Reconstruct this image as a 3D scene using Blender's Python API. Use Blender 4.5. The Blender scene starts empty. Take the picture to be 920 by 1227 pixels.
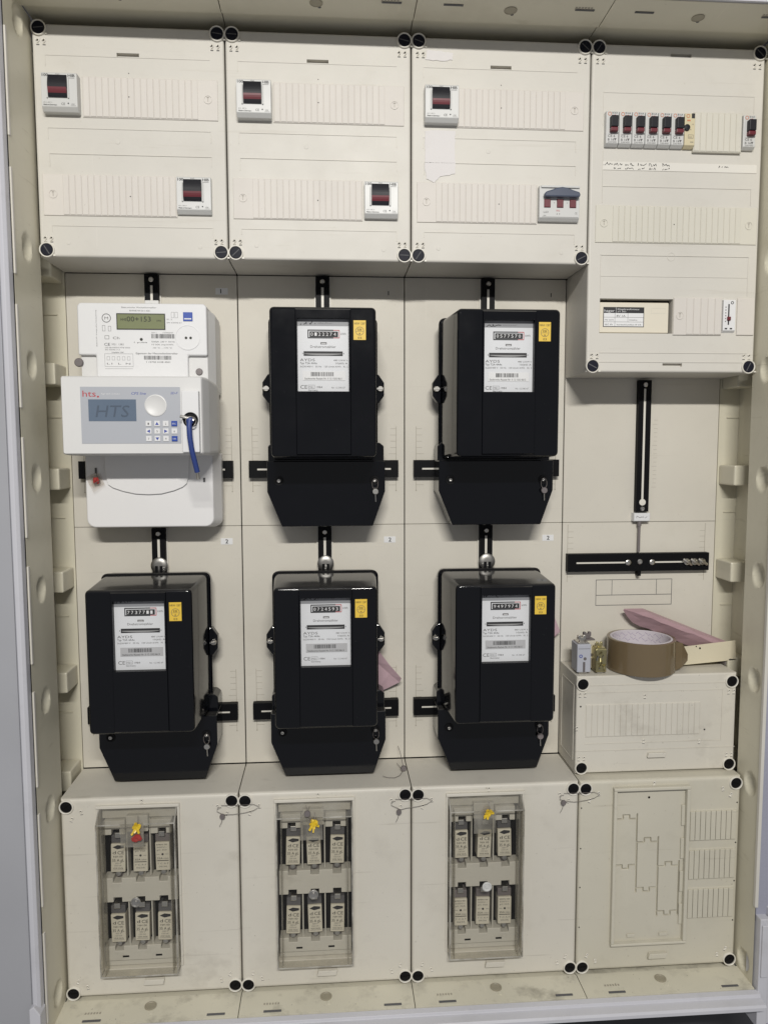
import bpy, bmesh, math, random
from mathutils import Vector, Matrix
rnd = random.Random(11)
C = bpy.context.scene.collection
SC = bpy.context.scene
S = 0.001                       # everything below is written in millimetres

# ------------------------------------------------------------------ camera, light, exposure
cam_d = bpy.data.cameras.new('camera'); cam = bpy.data.objects.new('camera', cam_d); C.objects.link(cam)
Rv = Vector((0.99743396, -0.07154715, -0.00255065)); Uv = Vector((0.00864327, 0.08497559, 0.99634554)); Fv = Vector((0.07106894, 0.99381093, -0.08537594))
M = Matrix.Identity(4)
for i in range(3):
    M[i][0] = Rv[i]; M[i][1] = Uv[i]; M[i][2] = -Fv[i]
M[0][3], M[1][3], M[2][3] = 0.38509, -1.1622, 0.79399
cam.matrix_world = M
cam_d.sensor_fit = 'VERTICAL'; cam_d.sensor_height = 36; cam_d.lens = 36 * 903.37 / 1227
cam_d.clip_start = 0.01; cam_d.clip_end = 50
SC.camera = cam

w = bpy.data.worlds.new('World'); SC.world = w; w.use_nodes = True
bg = w.node_tree.nodes['Background']; bg.inputs[0].default_value = (0.95, 0.96, 1.0, 1); bg.inputs[1].default_value = 0.225

def area_lamp(name, loc, target, sx, sy, power, col):
    d = bpy.data.lights.new(name, 'AREA'); d.shape = 'RECTANGLE'; d.size = sx; d.size_y = sy; d.energy = power; d.color = col
    o = bpy.data.objects.new(name, d); C.objects.link(o); o.location = loc
    o.rotation_euler = (Vector(target) - Vector(loc)).to_track_quat('-Z', 'Y').to_euler()
    return o
area_lamp('ceiling_tube_lamp', (0.42, -2.3, 1.87), (0.45, -0.05, 0.2), 0.8, 0.06, 46.5, (1.0, 0.975, 0.925))

SC.view_settings.view_transform = 'Standard'; SC.view_settings.look = 'None'
SC.view_settings.exposure = 0.2; SC.view_settings.gamma = 1.0
SC.cycles.use_denoising = True
SC.cycles.max_bounces = 8; SC.cycles.transparent_max_bounces = 12

# ------------------------------------------------------------------ materials
MAT = {}
def new_mat(name):
    m = bpy.data.materials.new(name); m.use_nodes = True; MAT[name] = m
    return m, m.node_tree.nodes, m.node_tree.links, m.node_tree.nodes['Principled BSDF']
def plastic(name, col, rough=0.45, var=0.05, grime=0.0, gcol=(0.16, 0.13, 0.10), gscale=9.0, speck=0.0, bump=0.04, bscale=900.0, metal=0.0, coat=0.0, spec=0.5, smudge=0.0, gth=0.56, tone=0.0, scuff=0.0, dust_sheen=0.0):
    m, N, L, P = new_mat(name)
    geo = N.new('ShaderNodeNewGeometry')
    n1 = N.new('ShaderNodeTexNoise'); n1.inputs['Scale'].default_value = 6.0; n1.inputs['Detail'].default_value = 5
    L.new(geo.outputs['Position'], n1.inputs['Vector'])
    mr = N.new('ShaderNodeMapRange'); mr.inputs[1].default_value = 0.3; mr.inputs[2].default_value = 0.7
    mr.inputs[3].default_value = 1 - var; mr.inputs[4].default_value = 1 + var * 0.6
    L.new(n1.outputs['Fac'], mr.inputs[0])
    mul = N.new('ShaderNodeVectorMath'); mul.operation = 'SCALE'; mul.inputs[0].default_value = col
    L.new(mr.outputs[0], mul.inputs['Scale'])
    cur = mul.outputs['Vector']
    if tone:
        oi = N.new('ShaderNodeObjectInfo'); tr = N.new('ShaderNodeMapRange'); tr.inputs[3].default_value = 1 - tone; tr.inputs[4].default_value = 1 + tone
        L.new(oi.outputs['Random'], tr.inputs[0]); m3 = N.new('ShaderNodeVectorMath'); m3.operation = 'SCALE'; L.new(cur, m3.inputs[0]); L.new(tr.outputs[0], m3.inputs['Scale']); cur = m3.outputs['Vector']
    def overlay(cur, scale, lo, hi, amt, c, detail=6, stretch=None):
        n = N.new('ShaderNodeTexNoise'); n.inputs['Scale'].default_value = scale; n.inputs['Detail'].default_value = detail; n.inputs['Roughness'].default_value = 0.65
        if stretch:
            mp = N.new('ShaderNodeMapping'); mp.inputs['Scale'].default_value = stretch
            L.new(geo.outputs['Position'], mp.inputs['Vector']); L.new(mp.outputs[0], n.inputs['Vector'])
        else:
            L.new(geo.outputs['Position'], n.inputs['Vector'])
        r = N.new('ShaderNodeMapRange'); r.inputs[1].default_value = lo; r.inputs[2].default_value = hi; r.inputs[3].default_value = 0; r.inputs[4].default_value = amt
        L.new(n.outputs['Fac'], r.inputs[0])
        mx = N.new('ShaderNodeMix'); mx.data_type = 'RGBA'
        L.new(r.outputs[0], mx.inputs[0]); L.new(cur, mx.inputs[6]); mx.inputs[7].default_value = (*c, 1)
        return mx.outputs[2]
    if grime: cur = overlay(cur, gscale, gth, 0.78, grime, gcol, stretch=(1, 1, 1.3))
    if smudge: cur = overlay(cur, 22, 0.55, 0.75, smudge, gcol, 4)
    if speck: cur = overlay(cur, 260, 0.70, 0.78, speck, gcol, 2)
    if scuff:
        cur = overlay(cur, 14, 0.63, 0.70, scuff, gcol, 5, stretch=(0.35, 1, 9))
        cur = overlay(cur, 9, 0.66, 0.72, scuff*0.7, (min(1, col[0]*1.25), min(1, col[1]*1.25), min(1, col[2]*1.25)), 5, stretch=(8, 1, 0.5))
    if dust_sheen:  # grey sheen of upward faces painted in as a pale dust tone
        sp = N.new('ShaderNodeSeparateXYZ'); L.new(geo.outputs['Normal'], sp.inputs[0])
        dr = N.new('ShaderNodeMapRange'); dr.inputs[1].default_value = 0.35; dr.inputs[2].default_value = 0.95; dr.inputs[3].default_value = 0.0; dr.inputs[4].default_value = dust_sheen; L.new(sp.outputs['Z'], dr.inputs[0])
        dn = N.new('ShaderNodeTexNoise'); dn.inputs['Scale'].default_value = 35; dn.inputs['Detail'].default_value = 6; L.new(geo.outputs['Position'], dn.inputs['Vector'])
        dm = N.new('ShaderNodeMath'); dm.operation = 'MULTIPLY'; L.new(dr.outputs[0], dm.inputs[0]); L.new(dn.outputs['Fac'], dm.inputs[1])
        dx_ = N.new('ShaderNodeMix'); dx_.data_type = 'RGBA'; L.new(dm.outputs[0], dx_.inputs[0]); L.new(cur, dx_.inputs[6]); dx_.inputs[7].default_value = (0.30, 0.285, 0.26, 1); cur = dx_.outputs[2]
    L.new(cur, P.inputs['Base Color'])
    n3 = N.new('ShaderNodeTexNoise'); n3.inputs['Scale'].default_value = 30; n3.inputs['Detail'].default_value = 4
    L.new(geo.outputs['Position'], n3.inputs['Vector'])
    r2 = N.new('ShaderNodeMapRange'); r2.inputs[3].default_value = max(0.02, rough - 0.08); r2.inputs[4].default_value = rough + 0.08
    L.new(n3.outputs['Fac'], r2.inputs[0]); L.new(r2.outputs[0], P.inputs['Roughness'])
    if bump:
        n2 = N.new('ShaderNodeTexNoise'); n2.inputs['Scale'].default_value = bscale; n2.inputs['Detail'].default_value = 2
        L.new(geo.outputs['Position'], n2.inputs['Vector'])
        b = N.new('ShaderNodeBump'); b.inputs['Strength'].default_value = bump; b.inputs['Distance'].default_value = 0.001
        L.new(n2.outputs['Fac'], b.inputs['Height']); L.new(b.outputs[0], P.inputs['Normal'])
    P.inputs['Metallic'].default_value = metal; P.inputs['Coat Weight'].default_value = coat; P.inputs['Specular IOR Level'].default_value = spec
    return m
def clear(name, tint=(0.93, 0.92, 0.88), rough=0.06, haze=0.0, refl=0.5, ior=1.45, hazec=(0.6, 0.57, 0.5)):
    m, N, L, P = new_mat(name)
    out = N['Material Output']
    tr = N.new('ShaderNodeBsdfTransparent'); tr.inputs[0].default_value = (*tint, 1)
    gl = N.new('ShaderNodeBsdfGlossy'); gl.inputs['Roughness'].default_value = rough
    lw = N.new('ShaderNodeLayerWeight'); lw.inputs['Blend'].default_value = 0.5
    pw = N.new('ShaderNodeMath'); pw.operation = 'POWER'; pw.inputs[1].default_value = 4.0; L.new(lw.outputs['Facing'], pw.inputs[0])
    fr = N.new('ShaderNodeMath'); fr.operation = 'MULTIPLY_ADD'; fr.inputs[1].default_value = 0.6; fr.inputs[2].default_value = ((ior-1)/(ior+1))**2; L.new(pw.outputs[0], fr.inputs[0])
    mix = N.new('ShaderNodeMixShader'); L.new(fr.outputs[0], mix.inputs[0]); L.new(tr.outputs[0], mix.inputs[1]); L.new(gl.outputs[0], mix.inputs[2])
    last = mix.outputs[0]
    if haze:
        df = N.new('ShaderNodeBsdfDiffuse'); df.inputs[0].default_value = (*hazec, 1)
        geo = N.new('ShaderNodeNewGeometry'); n = N.new('ShaderNodeTexNoise'); n.inputs['Scale'].default_value = 40; n.inputs['Detail'].default_value = 6
        L.new(geo.outputs['Position'], n.inputs['Vector'])
        r = N.new('ShaderNodeMapRange'); r.inputs[1].default_value = 0.35; r.inputs[2].default_value = 0.75; r.inputs[3].default_value = haze * 0.5; r.inputs[4].default_value = haze * 2
        L.new(n.outputs['Fac'], r.inputs[0])
        m2 = N.new('ShaderNodeMixShader'); L.new(r.outputs[0], m2.inputs[0]); L.new(last, m2.inputs[1]); L.new(df.outputs[0], m2.inputs[2]); last = m2.outputs[0]
    L.new(last, out.inputs['Surface'])
    return m
cover_b = plastic('cover_plastic', (0.612, 0.588, 0.536), 0.5, 0.05, tone=0.015, scuff=0.16, grime=0.16, gcol=(0.40, 0.36, 0.29), gscale=12, speck=0.3, smudge=0.09, bump=0.05, spec=0.35)
cover_low = plastic('cover_plastic_dusty', (0.618, 0.588, 0.518), 0.5, 0.06, tone=0.015, scuff=0.24, grime=0.45, gcol=(0.22, 0.19, 0.15), gscale=7, speck=0.5, smudge=0.10, bump=0.06, gth=0.6)
cover_low2 = plastic('cover_plastic_yellowed', (0.57, 0.54, 0.45), 0.5, 0.06, scuff=0.2, grime=0.3, gcol=(0.22, 0.19, 0.14), gscale=6, speck=0.5, smudge=0.10, bump=0.06, gth=0.6)
strip_b = plastic('blanking_plastic', (0.635, 0.60, 0.555), 0.55, 0.03, tone=0.012, speck=0.2, bump=0.03, spec=0.35)
strip_y = plastic('blanking_plastic_yellowed', (0.62, 0.595, 0.52), 0.55, 0.04, tone=0.012, speck=0.2, bump=0.03, spec=0.35)
plate_b = plastic('back_plate_plastic', (0.632, 0.598, 0.523), 0.55, 0.06, tone=0.015, scuff=0.15, grime=0.25, gcol=(0.36, 0.31, 0.24), gscale=4, speck=0.4, smudge=0.06, bump=0.10, bscale=600)
wall_b = plastic('wall_plastic', (0.63, 0.595, 0.475), 0.36, 0.06, scuff=0.25, grime=0.3, gcol=(0.30, 0.26, 0.17), gscale=6, speck=0.3, smudge=0.06, bump=0.03)
floor_b = plastic('floor_plastic', (0.63, 0.60, 0.49), 0.5, 0.08, scuff=0.3, grime=0.75, gcol=(0.10, 0.085, 0.065), gscale=16, speck=0.8, smudge=0.25, bump=0.06, gth=0.56)
steel_w = plastic('painted_steel', (0.56, 0.56, 0.60), 0.35, 0.05, grime=0.25, gcol=(0.25, 0.24, 0.24), gscale=10, bump=0.08, bscale=350)
steel_g = plastic('painted_steel_grey', (0.36, 0.365, 0.39), 0.4, 0.06, grime=0.25, gcol=(0.22, 0.22, 0.24), gscale=5, bump=0.10, bscale=350)
steel_l = plastic('textured_lilac_paint', (0.33, 0.335, 0.41), 0.55, 0.08, bump=0.5, bscale=420)
black = plastic('black_bakelite', (0.0022, 0.0026, 0.0042), 0.12, 0.1, bump=0.012, bscale=160, spec=0.42, dust_sheen=0.20, gcol=(0.10, 0.10, 0.10), speck=0.10)  # dust tone on the tops stands in for their reflected sheen
black_m = plastic('black_moulding', (0.006, 0.006, 0.007), 0.4, 0.1, bump=0.05, spec=0.2)
black_s = plastic('black_steel', (0.005, 0.005, 0.006), 0.5, 0.1, bump=0.05, spec=0.12)
screw_k = plastic('black_screw', (0.005, 0.005, 0.006), 0.5, 0.1, bump=0.0, spec=0.15)
screw_n = plastic('navy_screw', (0.011, 0.012, 0.020), 0.5, 0.1, bump=0.0, spec=0.15)
dustgrey = plastic('dusty_slot', (0.10, 0.10, 0.105), 0.7, 0.2, bump=0)
dark = plastic('dark_gap', (0.006, 0.0055, 0.005), 0.8, 0.2, bump=0, spec=0.1)
collar_m = plastic('collar_plastic', (0.72, 0.69, 0.62), 0.4, 0.03, bump=0)
silver = plastic('zinc_metal', (0.62, 0.60, 0.56), 0.28, 0.2, metal=1.0, bump=0.02)
brass = plastic('brass_metal', (0.62, 0.55, 0.30), 0.32, 0.3, metal=1.0, bump=0.05, bscale=300)
lead = plastic('lead_seal_grey', (0.17, 0.15, 0.15), 0.5, 0.3, bump=0.1, bscale=500)
wire_m = plastic('sealing_wire', (0.16, 0.14, 0.13), 0.45, 0.2, bump=0)
white_p = plastic('white_plastic', (0.73, 0.73, 0.735), 0.38, 0.02, bump=0.02)
white_q = plastic('offwhite_plastic', (0.68, 0.675, 0.665), 0.4, 0.03, speck=0.1, bump=0.02)
cover_w = plastic('white_cover_plastic', (0.76, 0.75, 0.745), 0.4, 0.02, speck=0.1, bump=0.02)
keygrey = plastic('grey_panel_film', (0.415, 0.43, 0.465), 0.45, 0.02, bump=0)
lcd_g = plastic('lcd_green', (0.215, 0.235, 0.13), 0.18, 0.05, bump=0)
lcd_b = plastic('lcd_blue_grey', (0.125, 0.165, 0.225), 0.25, 0.05, bump=0)
lcd_t = plastic('lcd_letters', (0.085, 0.11, 0.15), 0.3, 0.05, bump=0)
lcd_k = plastic('lcd_digits', (0.03, 0.032, 0.025), 0.3, 0.05, bump=0)
ink = plastic('black_ink', (0.02, 0.02, 0.022), 0.6, 0.1, bump=0)
ink_g = plastic('grey_ink', (0.115, 0.11, 0.11), 0.6, 0.1, bump=0)
ink_r = plastic('red_ink', (0.45, 0.045, 0.05), 0.5, 0.1, bump=0)
ink_o = plastic('orange_ink', (0.55, 0.20, 0.10), 0.5, 0.1, bump=0)
ink_b = plastic('blue_ink', (0.05, 0.08, 0.35), 0.5, 0.1, bump=0)
blue_p = plastic('blue_plastic', (0.025, 0.07, 0.36), 0.35, 0.1, bump=0.02)
blue_c = plastic('blue_cord', (0.028, 0.055, 0.22), 0.45, 0.15, bump=0.1, bscale=400)
paper_w = plastic('white_paper', (0.69, 0.665, 0.655), 0.9, 0.04, grime=0.2, gcol=(0.55, 0.52, 0.48), gscale=30, bump=0.15, bscale=300)
tape_paper = plastic('masking_strip', (0.70, 0.675, 0.62), 0.7, 0.03, bump=0.1)
plate_l = plastic('meter_dial_plate', (0.70, 0.71, 0.73), 0.35, 0.03, bump=0)
sticker_w = plastic('barcode_sticker', (0.74, 0.74, 0.74), 0.5, 0.03, bump=0)
sticker_g = plastic('barcode_sticker_grey', (0.46, 0.46, 0.47), 0.5, 0.03, bump=0)
yellow = plastic('yellow_sticker', (0.72, 0.49, 0.06), 0.45, 0.05, bump=0.02)
yellow_p = plastic('yellow_seal_plastic', (0.72, 0.50, 0.03), 0.35, 0.1, bump=0.05)
red_p = plastic('red_seal_plastic', (0.36, 0.04, 0.035), 0.35, 0.1, bump=0.05)
red_l = plastic('red_lever', (0.13, 0.013, 0.022), 0.42, 0.1, bump=0)
lever_k = plastic('black_lever', (0.012, 0.012, 0.016), 0.5, 0.1, bump=0, spec=0.3)
dev_w = plastic('device_grey_white', (0.57, 0.57, 0.555), 0.4, 0.03, bump=0.02)
dev_y = plastic('device_cream', (0.60, 0.53, 0.35), 0.45, 0.04, bump=0.02)
dev_c = plastic('device_ivory', (0.70, 0.65, 0.54), 0.42, 0.02, bump=0.02)
lever_g = plastic('slate_lever', (0.07, 0.085, 0.125), 0.35, 0.1, bump=0)
fuse_c = plastic('fuse_ceramic', (0.55, 0.515, 0.425), 0.5, 0.06, bump=0.03)
base_c = plastic('fuse_base_plastic', (0.50, 0.48, 0.425), 0.5, 0.08, grime=0.35, gcol=(0.25, 0.22, 0.18), gscale=30, speck=0.5, bump=0.04)
tape_b = plastic('brown_packing_tape', (0.165, 0.122, 0.07), 0.16, 0.10, bump=0.10, bscale=70, spec=0.6, scuff=0.2, gcol=(0.08, 0.06, 0.035))
tape_i = plastic('tape_core', (0.60, 0.56, 0.60), 0.7, 0.04, bump=0.05)
tape_ink = plastic('tape_core_print', (0.36, 0.30, 0.42), 0.7, 0.1, bump=0)
pink = plastic('pink_paper', (0.43, 0.285, 0.31), 0.38, 0.10, bump=0.5, bscale=90, scuff=0.3, gcol=(0.30, 0.17, 0.2))
pink_l = plastic('pale_pink_paper', (0.55, 0.39, 0.43), 0.6, 0.08, bump=0.5, bscale=90, scuff=0.25, gcol=(0.40, 0.25, 0.3))
cream_p = plastic('cream_strip', (0.66, 0.60, 0.45), 0.55, 0.04, speck=0.3, bump=0.03)
tan_p = plastic('tan_card', (0.36, 0.29, 0.20), 0.6, 0.08, bump=0.1)
fuse_grey = plastic('fuse_grey_body', (0.44, 0.45, 0.50), 0.4, 0.06, bump=0.04)
print_grey = plastic('moulding_print', (0.36, 0.33, 0.27), 0.7, 0.1, bump=0)
band_m = plastic('grey_dial_band', (0.27, 0.275, 0.29), 0.4, 0.1, bump=0)
mark_m = plastic('moulded_arrow', (0.42, 0.39, 0.34), 0.6, 0.1, bump=0)
lug_m = plastic('fuse_lug_metal', (0.42, 0.41, 0.39), 0.35, 0.2, bump=0, metal=0.8)
cap_m = plastic('fuse_cap_smoky', (0.10, 0.097, 0.10), 0.2, 0.3, bump=0.02)
edge_m = plastic('hood_edge', (0.34, 0.325, 0.285), 0.25, 0.1, bump=0)
rotor_m = plastic('rotor_aluminium', (0.28, 0.28, 0.28), 0.45, 0.1, bump=0)
wall_m = plastic('shade_toned_wall', (0.05, 0.05, 0.055), 0.8, 0.1, bump=0.2)  # near-black colour stands in for the shade below the cabinet
dull_m = plastic('dull_zinc', (0.36, 0.35, 0.33), 0.42, 0.2, metal=1.0, bump=0.05)
knock_m = plastic('knockout_plastic', (0.33, 0.30, 0.225), 0.5, 0.15, bump=0.05)
clear_w = clear('clear_fuse_window', (0.96, 0.95, 0.92), 0.10, 0.006, ior=1.5)
clear_h = clear('clear_hood_side', (0.86, 0.845, 0.80), 0.12, 0.20, ior=1.6, hazec=(0.5, 0.48, 0.43))
clear_e = clear('clear_hood_edge', (0.62, 0.60, 0.56), 0.08, 0.35, ior=1.8, hazec=(0.72, 0.70, 0.64))
clear_g = clear('clear_meter_glass', (0.97, 0.97, 0.97), 0.04, 0.0, ior=1.22)
clear_s = clear('clear_seal_plastic', (0.94, 0.92, 0.90), 0.1, 0.05, ior=1.45)

# ------------------------------------------------------------------ mesh builder (millimetres)
_txt = {}
def text_geom(s, res=2):
    if s in _txt: return _txt[s]
    cu = bpy.data.curves.new('tmp', 'FONT'); cu.body = s; cu.size = 1.0; cu.resolution_u = res
    o = bpy.data.objects.new('tmp', cu); C.objects.link(o)
    dg = bpy.context.evaluated_depsgraph_get(); e = o.evaluated_get(dg); me = e.to_mesh()
    v = [(p.co.x, p.co.y) for p in me.vertices]; f = [tuple(p.vertices) for p in me.polygons]
    e.to_mesh_clear(); bpy.data.objects.remove(o); bpy.data.curves.remove(cu)
    _txt[s] = (v, f)
    return _txt[s]

class MB:
    def __init__(s): s.v = []; s.f = []; s.m = []; s.sm = []; s.mats = []
    def mi(s, mat):
        if mat not in s.mats: s.mats.append(mat)
        return s.mats.index(mat)
    def add(s, v, f, mat, smooth=False):
        b = len(s.v); s.v += [tuple(p) for p in v]; i = s.mi(mat)
        for q in f: s.f.append(tuple(b + k for k in q)); s.m.append(i); s.sm.append(smooth)
        return s
    def box(s, x0, x1, y0, y1, z0, z1, mat):
        v = [(x0,y0,z0),(x1,y0,z0),(x1,y1,z0),(x0,y1,z0),(x0,y0,z1),(x1,y0,z1),(x1,y1,z1),(x0,y1,z1)]
        return s.add(v, [(0,1,5,4),(1,2,6,5),(2,3,7,6),(3,0,4,7),(4,5,6,7),(3,2,1,0)], mat)
    def cham(s, x0, x1, y0, y1, z0, z1, mat, c=0.4):     # box whose front (y0) face is chamfered
        v = [(x0+c,y0,z0+c),(x1-c,y0,z0+c),(x1-c,y0,z1-c),(x0+c,y0,z1-c),(x0,y0+c,z0),(x1,y0+c,z0),(x1,y0+c,z1),(x0,y0+c,z1),(x0,y1,z0),(x1,y1,z0),(x1,y1,z1),(x0,y1,z1)]
        f = [(0,1,2,3)]
        for a in range(4):
            b = (a+1) % 4; f += [(4+a,4+b,b,a),(8+a,8+b,4+b,4+a)]
        return s.add(v, f, mat)
    def loft(s, rings, mat, cap0=True, cap1=True, smooth=False, closed=True):
        n = len(rings[0]); v = [p for r in rings for p in r]; f = []
        for k in range(len(rings)-1):
            for a in range(n if closed else n-1):
                b = (a+1) % n; f.append((k*n+a, k*n+b, (k+1)*n+b, (k+1)*n+a))
        if cap0: f.append(tuple(reversed(range(n))))
        if cap1: f.append(tuple(range((len(rings)-1)*n, len(rings)*n)))
        return s.add(v, f, mat, smooth)
    def prism(s, poly, y0, y1, mat):                     # poly of (x, z) anticlockwise seen from the front; y0 is the front
        return s.loft([[(x, y1, z) for x, z in poly], [(x, y0, z) for x, z in poly]], mat)
    def lathe(s, prof, c, mat, seg=24, axis='y', smooth=True, cap=True):   # prof of (r, h); h goes towards the viewer for axis y
        rings = []
        for r, h in prof:
            ring = []
            for k in range(seg):
                a = 2*math.pi*k/seg; p, q = r*math.cos(a), r*math.sin(a)
                ring.append((c[0]+p, c[1]-h, c[2]+q) if axis == 'y' else ((c[0]+p, c[1]-q, c[2]+h) if axis == 'z' else (c[0]+h, c[1]+p, c[2]+q)))
            rings.append(ring)
        if prof[0][0] > 1e-6 and prof[-1][0] > 1e-6 and abs(prof[0][1]-prof[-1][1]) < 1e-6: cap = False
        return s.loft(rings, mat, cap and prof[0][0] > 1e-2, cap and prof[-1][0] > 2e-2, smooth)
    def tube(s, pts, r, mat, seg=6, taper=None):
        pts = [Vector(p) for p in pts]; rings = []; n = len(pts); up = Vector((0.3, 1, 0.17)).normalized()
        for i, p in enumerate(pts):
            t = (pts[min(i+1, n-1)] - pts[max(i-1, 0)])
            t = t.normalized() if t.length > 1e-9 else Vector((0,0,1))
            a = t.cross(up)
            if a.length < 1e-3: a = t.cross(Vector((1,0,0)))
            a.normalize(); b = t.cross(a); rr = r if taper is None else r*(taper[0] + (taper[1]-taper[0])*i/(n-1))
            rings.append([tuple(p + a*(rr*math.cos(2*math.pi*k/seg)) + b*(rr*math.sin(2*math.pi*k/seg))) for k in range(seg)])
        return s.loft(rings, mat, smooth=True)
    def quad(s, x0, x1, z0, z1, y, mat): return s.add([(x0,y,z0),(x1,y,z0),(x1,y,z1),(x0,y,z1)], [(0,1,2,3)], mat)
    def frame(s, x0, x1, z0, z1, y, t, mat):
        s.quad(x0,x1,z1-t,z1,y,mat); s.quad(x0,x1,z0,z0+t,y,mat); s.quad(x0,x0+t,z0+t,z1-t,y,mat); return s.quad(x1-t,x1,z0+t,z1-t,y,mat)
    def text(s, t, x, z, y, size, mat, fit=None, shear=0.0, rot=0.0, center=False, sx=1.0):
        v, f = text_geom(t)
        if not v: return s
        w0 = min(p[0] for p in v); w1 = max(p[0] for p in v); k = size*sx
        if fit: k = fit/max(w1-w0, 1e-6)
        off = -w0 - ((w1-w0)/2 if center else 0); ca, sa = math.cos(rot), math.sin(rot)
        out = []
        for a, b in v:
            p = (a+off)*k + shear*b*size; q = b*size
            out.append((x + p*ca - q*sa, y, z + p*sa + q*ca))
        return s.add(out, f, mat)
    def bars(s, x0, x1, z0, z1, y, mat, seed):
        r = random.Random(seed); x = x0
        while x < x1 - 0.8:
            ww = r.choice((0.35, 0.35, 0.7, 1.0)); s.quad(x, min(x+ww, x1), z0, z1, y, mat); x += ww + r.choice((0.35, 0.5, 0.8))
        return s
    def scribble(s, x0, x1, z, h, y, mat, seed, t=0.45):
        r = random.Random(seed); x = x0; pts = [(x, z)]
        while x < x1:
            x += r.uniform(0.15, 0.9)*h*0.5; pts.append((x - r.uniform(0, 0.35)*h, z + r.uniform(0.0, 1.0)*h*(0.6 if r.random() < 0.75 else 1.15)))
            if r.random() < 0.16:
                s._poly(pts, y, t, mat); x += h*0.45; pts = [(x, z + r.random()*h*0.5)]
        return s._poly(pts, y, t, mat)
    def _poly(s, pts, y, t, mat):
        for (a, b), (c, d) in zip(pts, pts[1:]):
            l = math.hypot(c-a, d-b)
            if l < 1e-6: continue
            nx, nz = -(d-b)/l*t/2, (c-a)/l*t/2
            s.add([(a-nx,y,b-nz),(c-nx,y,d-nz),(c+nx,y,d+nz),(a+nx,y,b+nz)], [(0,1,2,3)], mat)
        return s
    def mesh(s, org, bevel=0, seg=2, ang=35, name='mesh'):
        me = bpy.data.meshes.new(name)
        me.from_pydata([((x-org[0])*S, (y-org[1])*S, (z-org[2])*S) for x, y, z in s.v], [], s.f)
        for m in s.mats: me.materials.append(m)
        me.polygons.foreach_set('material_index', s.m); me.polygons.foreach_set('use_smooth', s.sm)
        bm = bmesh.new(); bm.from_mesh(me)
        if bevel:
            ed = [e for e in bm.edges if len(e.link_faces) == 2 and e.calc_face_angle(0) > math.radians(ang) and not any(f.smooth for f in e.link_faces)]
            bmesh.ops.bevel(bm, geom=ed, offset=bevel*S, segments=seg, profile=0.5, affect='EDGES', clamp_overlap=True)
        bmesh.ops.recalc_face_normals(bm, faces=bm.faces) if bevel else None
        for e in bm.edges:
            if len(e.link_faces) == 2 and e.calc_face_angle(0) > math.radians(40): e.smooth = False
        bm.to_mesh(me); bm.free(); me.update()
        return me
    def build(s, name, parent, bevel=0, seg=2, ang=35, label=None):
        o = bpy.data.objects.new(name, s.mesh(parent['_o'], bevel, seg, ang, name)); C.objects.link(o); o.parent = parent; o['_o'] = parent['_o']
        if label: o['label'] = label
        return o

def thing(name, label, cat, org, group=None):
    o = bpy.data.objects.new(name, None); C.objects.link(o); o.location = Vector(org)*S; o.empty_display_size = 0.01
    o['label'] = label; o['category'] = cat; o['_o'] = [float(q) for q in org]
    if group: o['group'] = group
    return o
def solo(mb, name, label, cat, org, group=None, bevel=0, seg=2):
    o = bpy.data.objects.new(name, mb.mesh(org, bevel, seg, 35, name)); C.objects.link(o); o.location = Vector(org)*S
    o['label'] = label; o['category'] = cat; o['_o'] = [float(q) for q in org]
    if group: o['group'] = group
    return o
def inst(name, me, parent, dx=0, dy=0, dz=0, ry=0):
    o = bpy.data.objects.new(name, me); C.objects.link(o); o.parent = parent; o.location = (dx*S, dy*S, dz*S); o.rotation_euler = (0, ry, 0); o['_o'] = parent['_o']
    return o
def copy_tree(o, parent=None):
    c = o.copy(); C.objects.link(c); c.parent = parent
    for ch in o.children: copy_tree(ch, c)
    return c

# ------------------------------------------------------------------ the cabinet shell
wl = MB().add([(-900,60,-900),(1900,60,-900),(1900,60,2100),(-900,60,2100)], [(0,1,2,3)], wall_m)
wo = solo(wl, 'wall', 'plain wall behind the meter cabinet, coloured dark as shade', 'wall', (500, 60, 0)); wo['kind'] = 'structure'

cab = thing('meter_cabinet', 'large beige meter cabinet shell with grey steel frame', 'cabinet', (500, 0, -30))
ZT, ZB = 1357, -2
MB().box(-40, 1040, 8, 30, ZB-20, ZT+20, dark).build('back_wall', cab)

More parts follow.
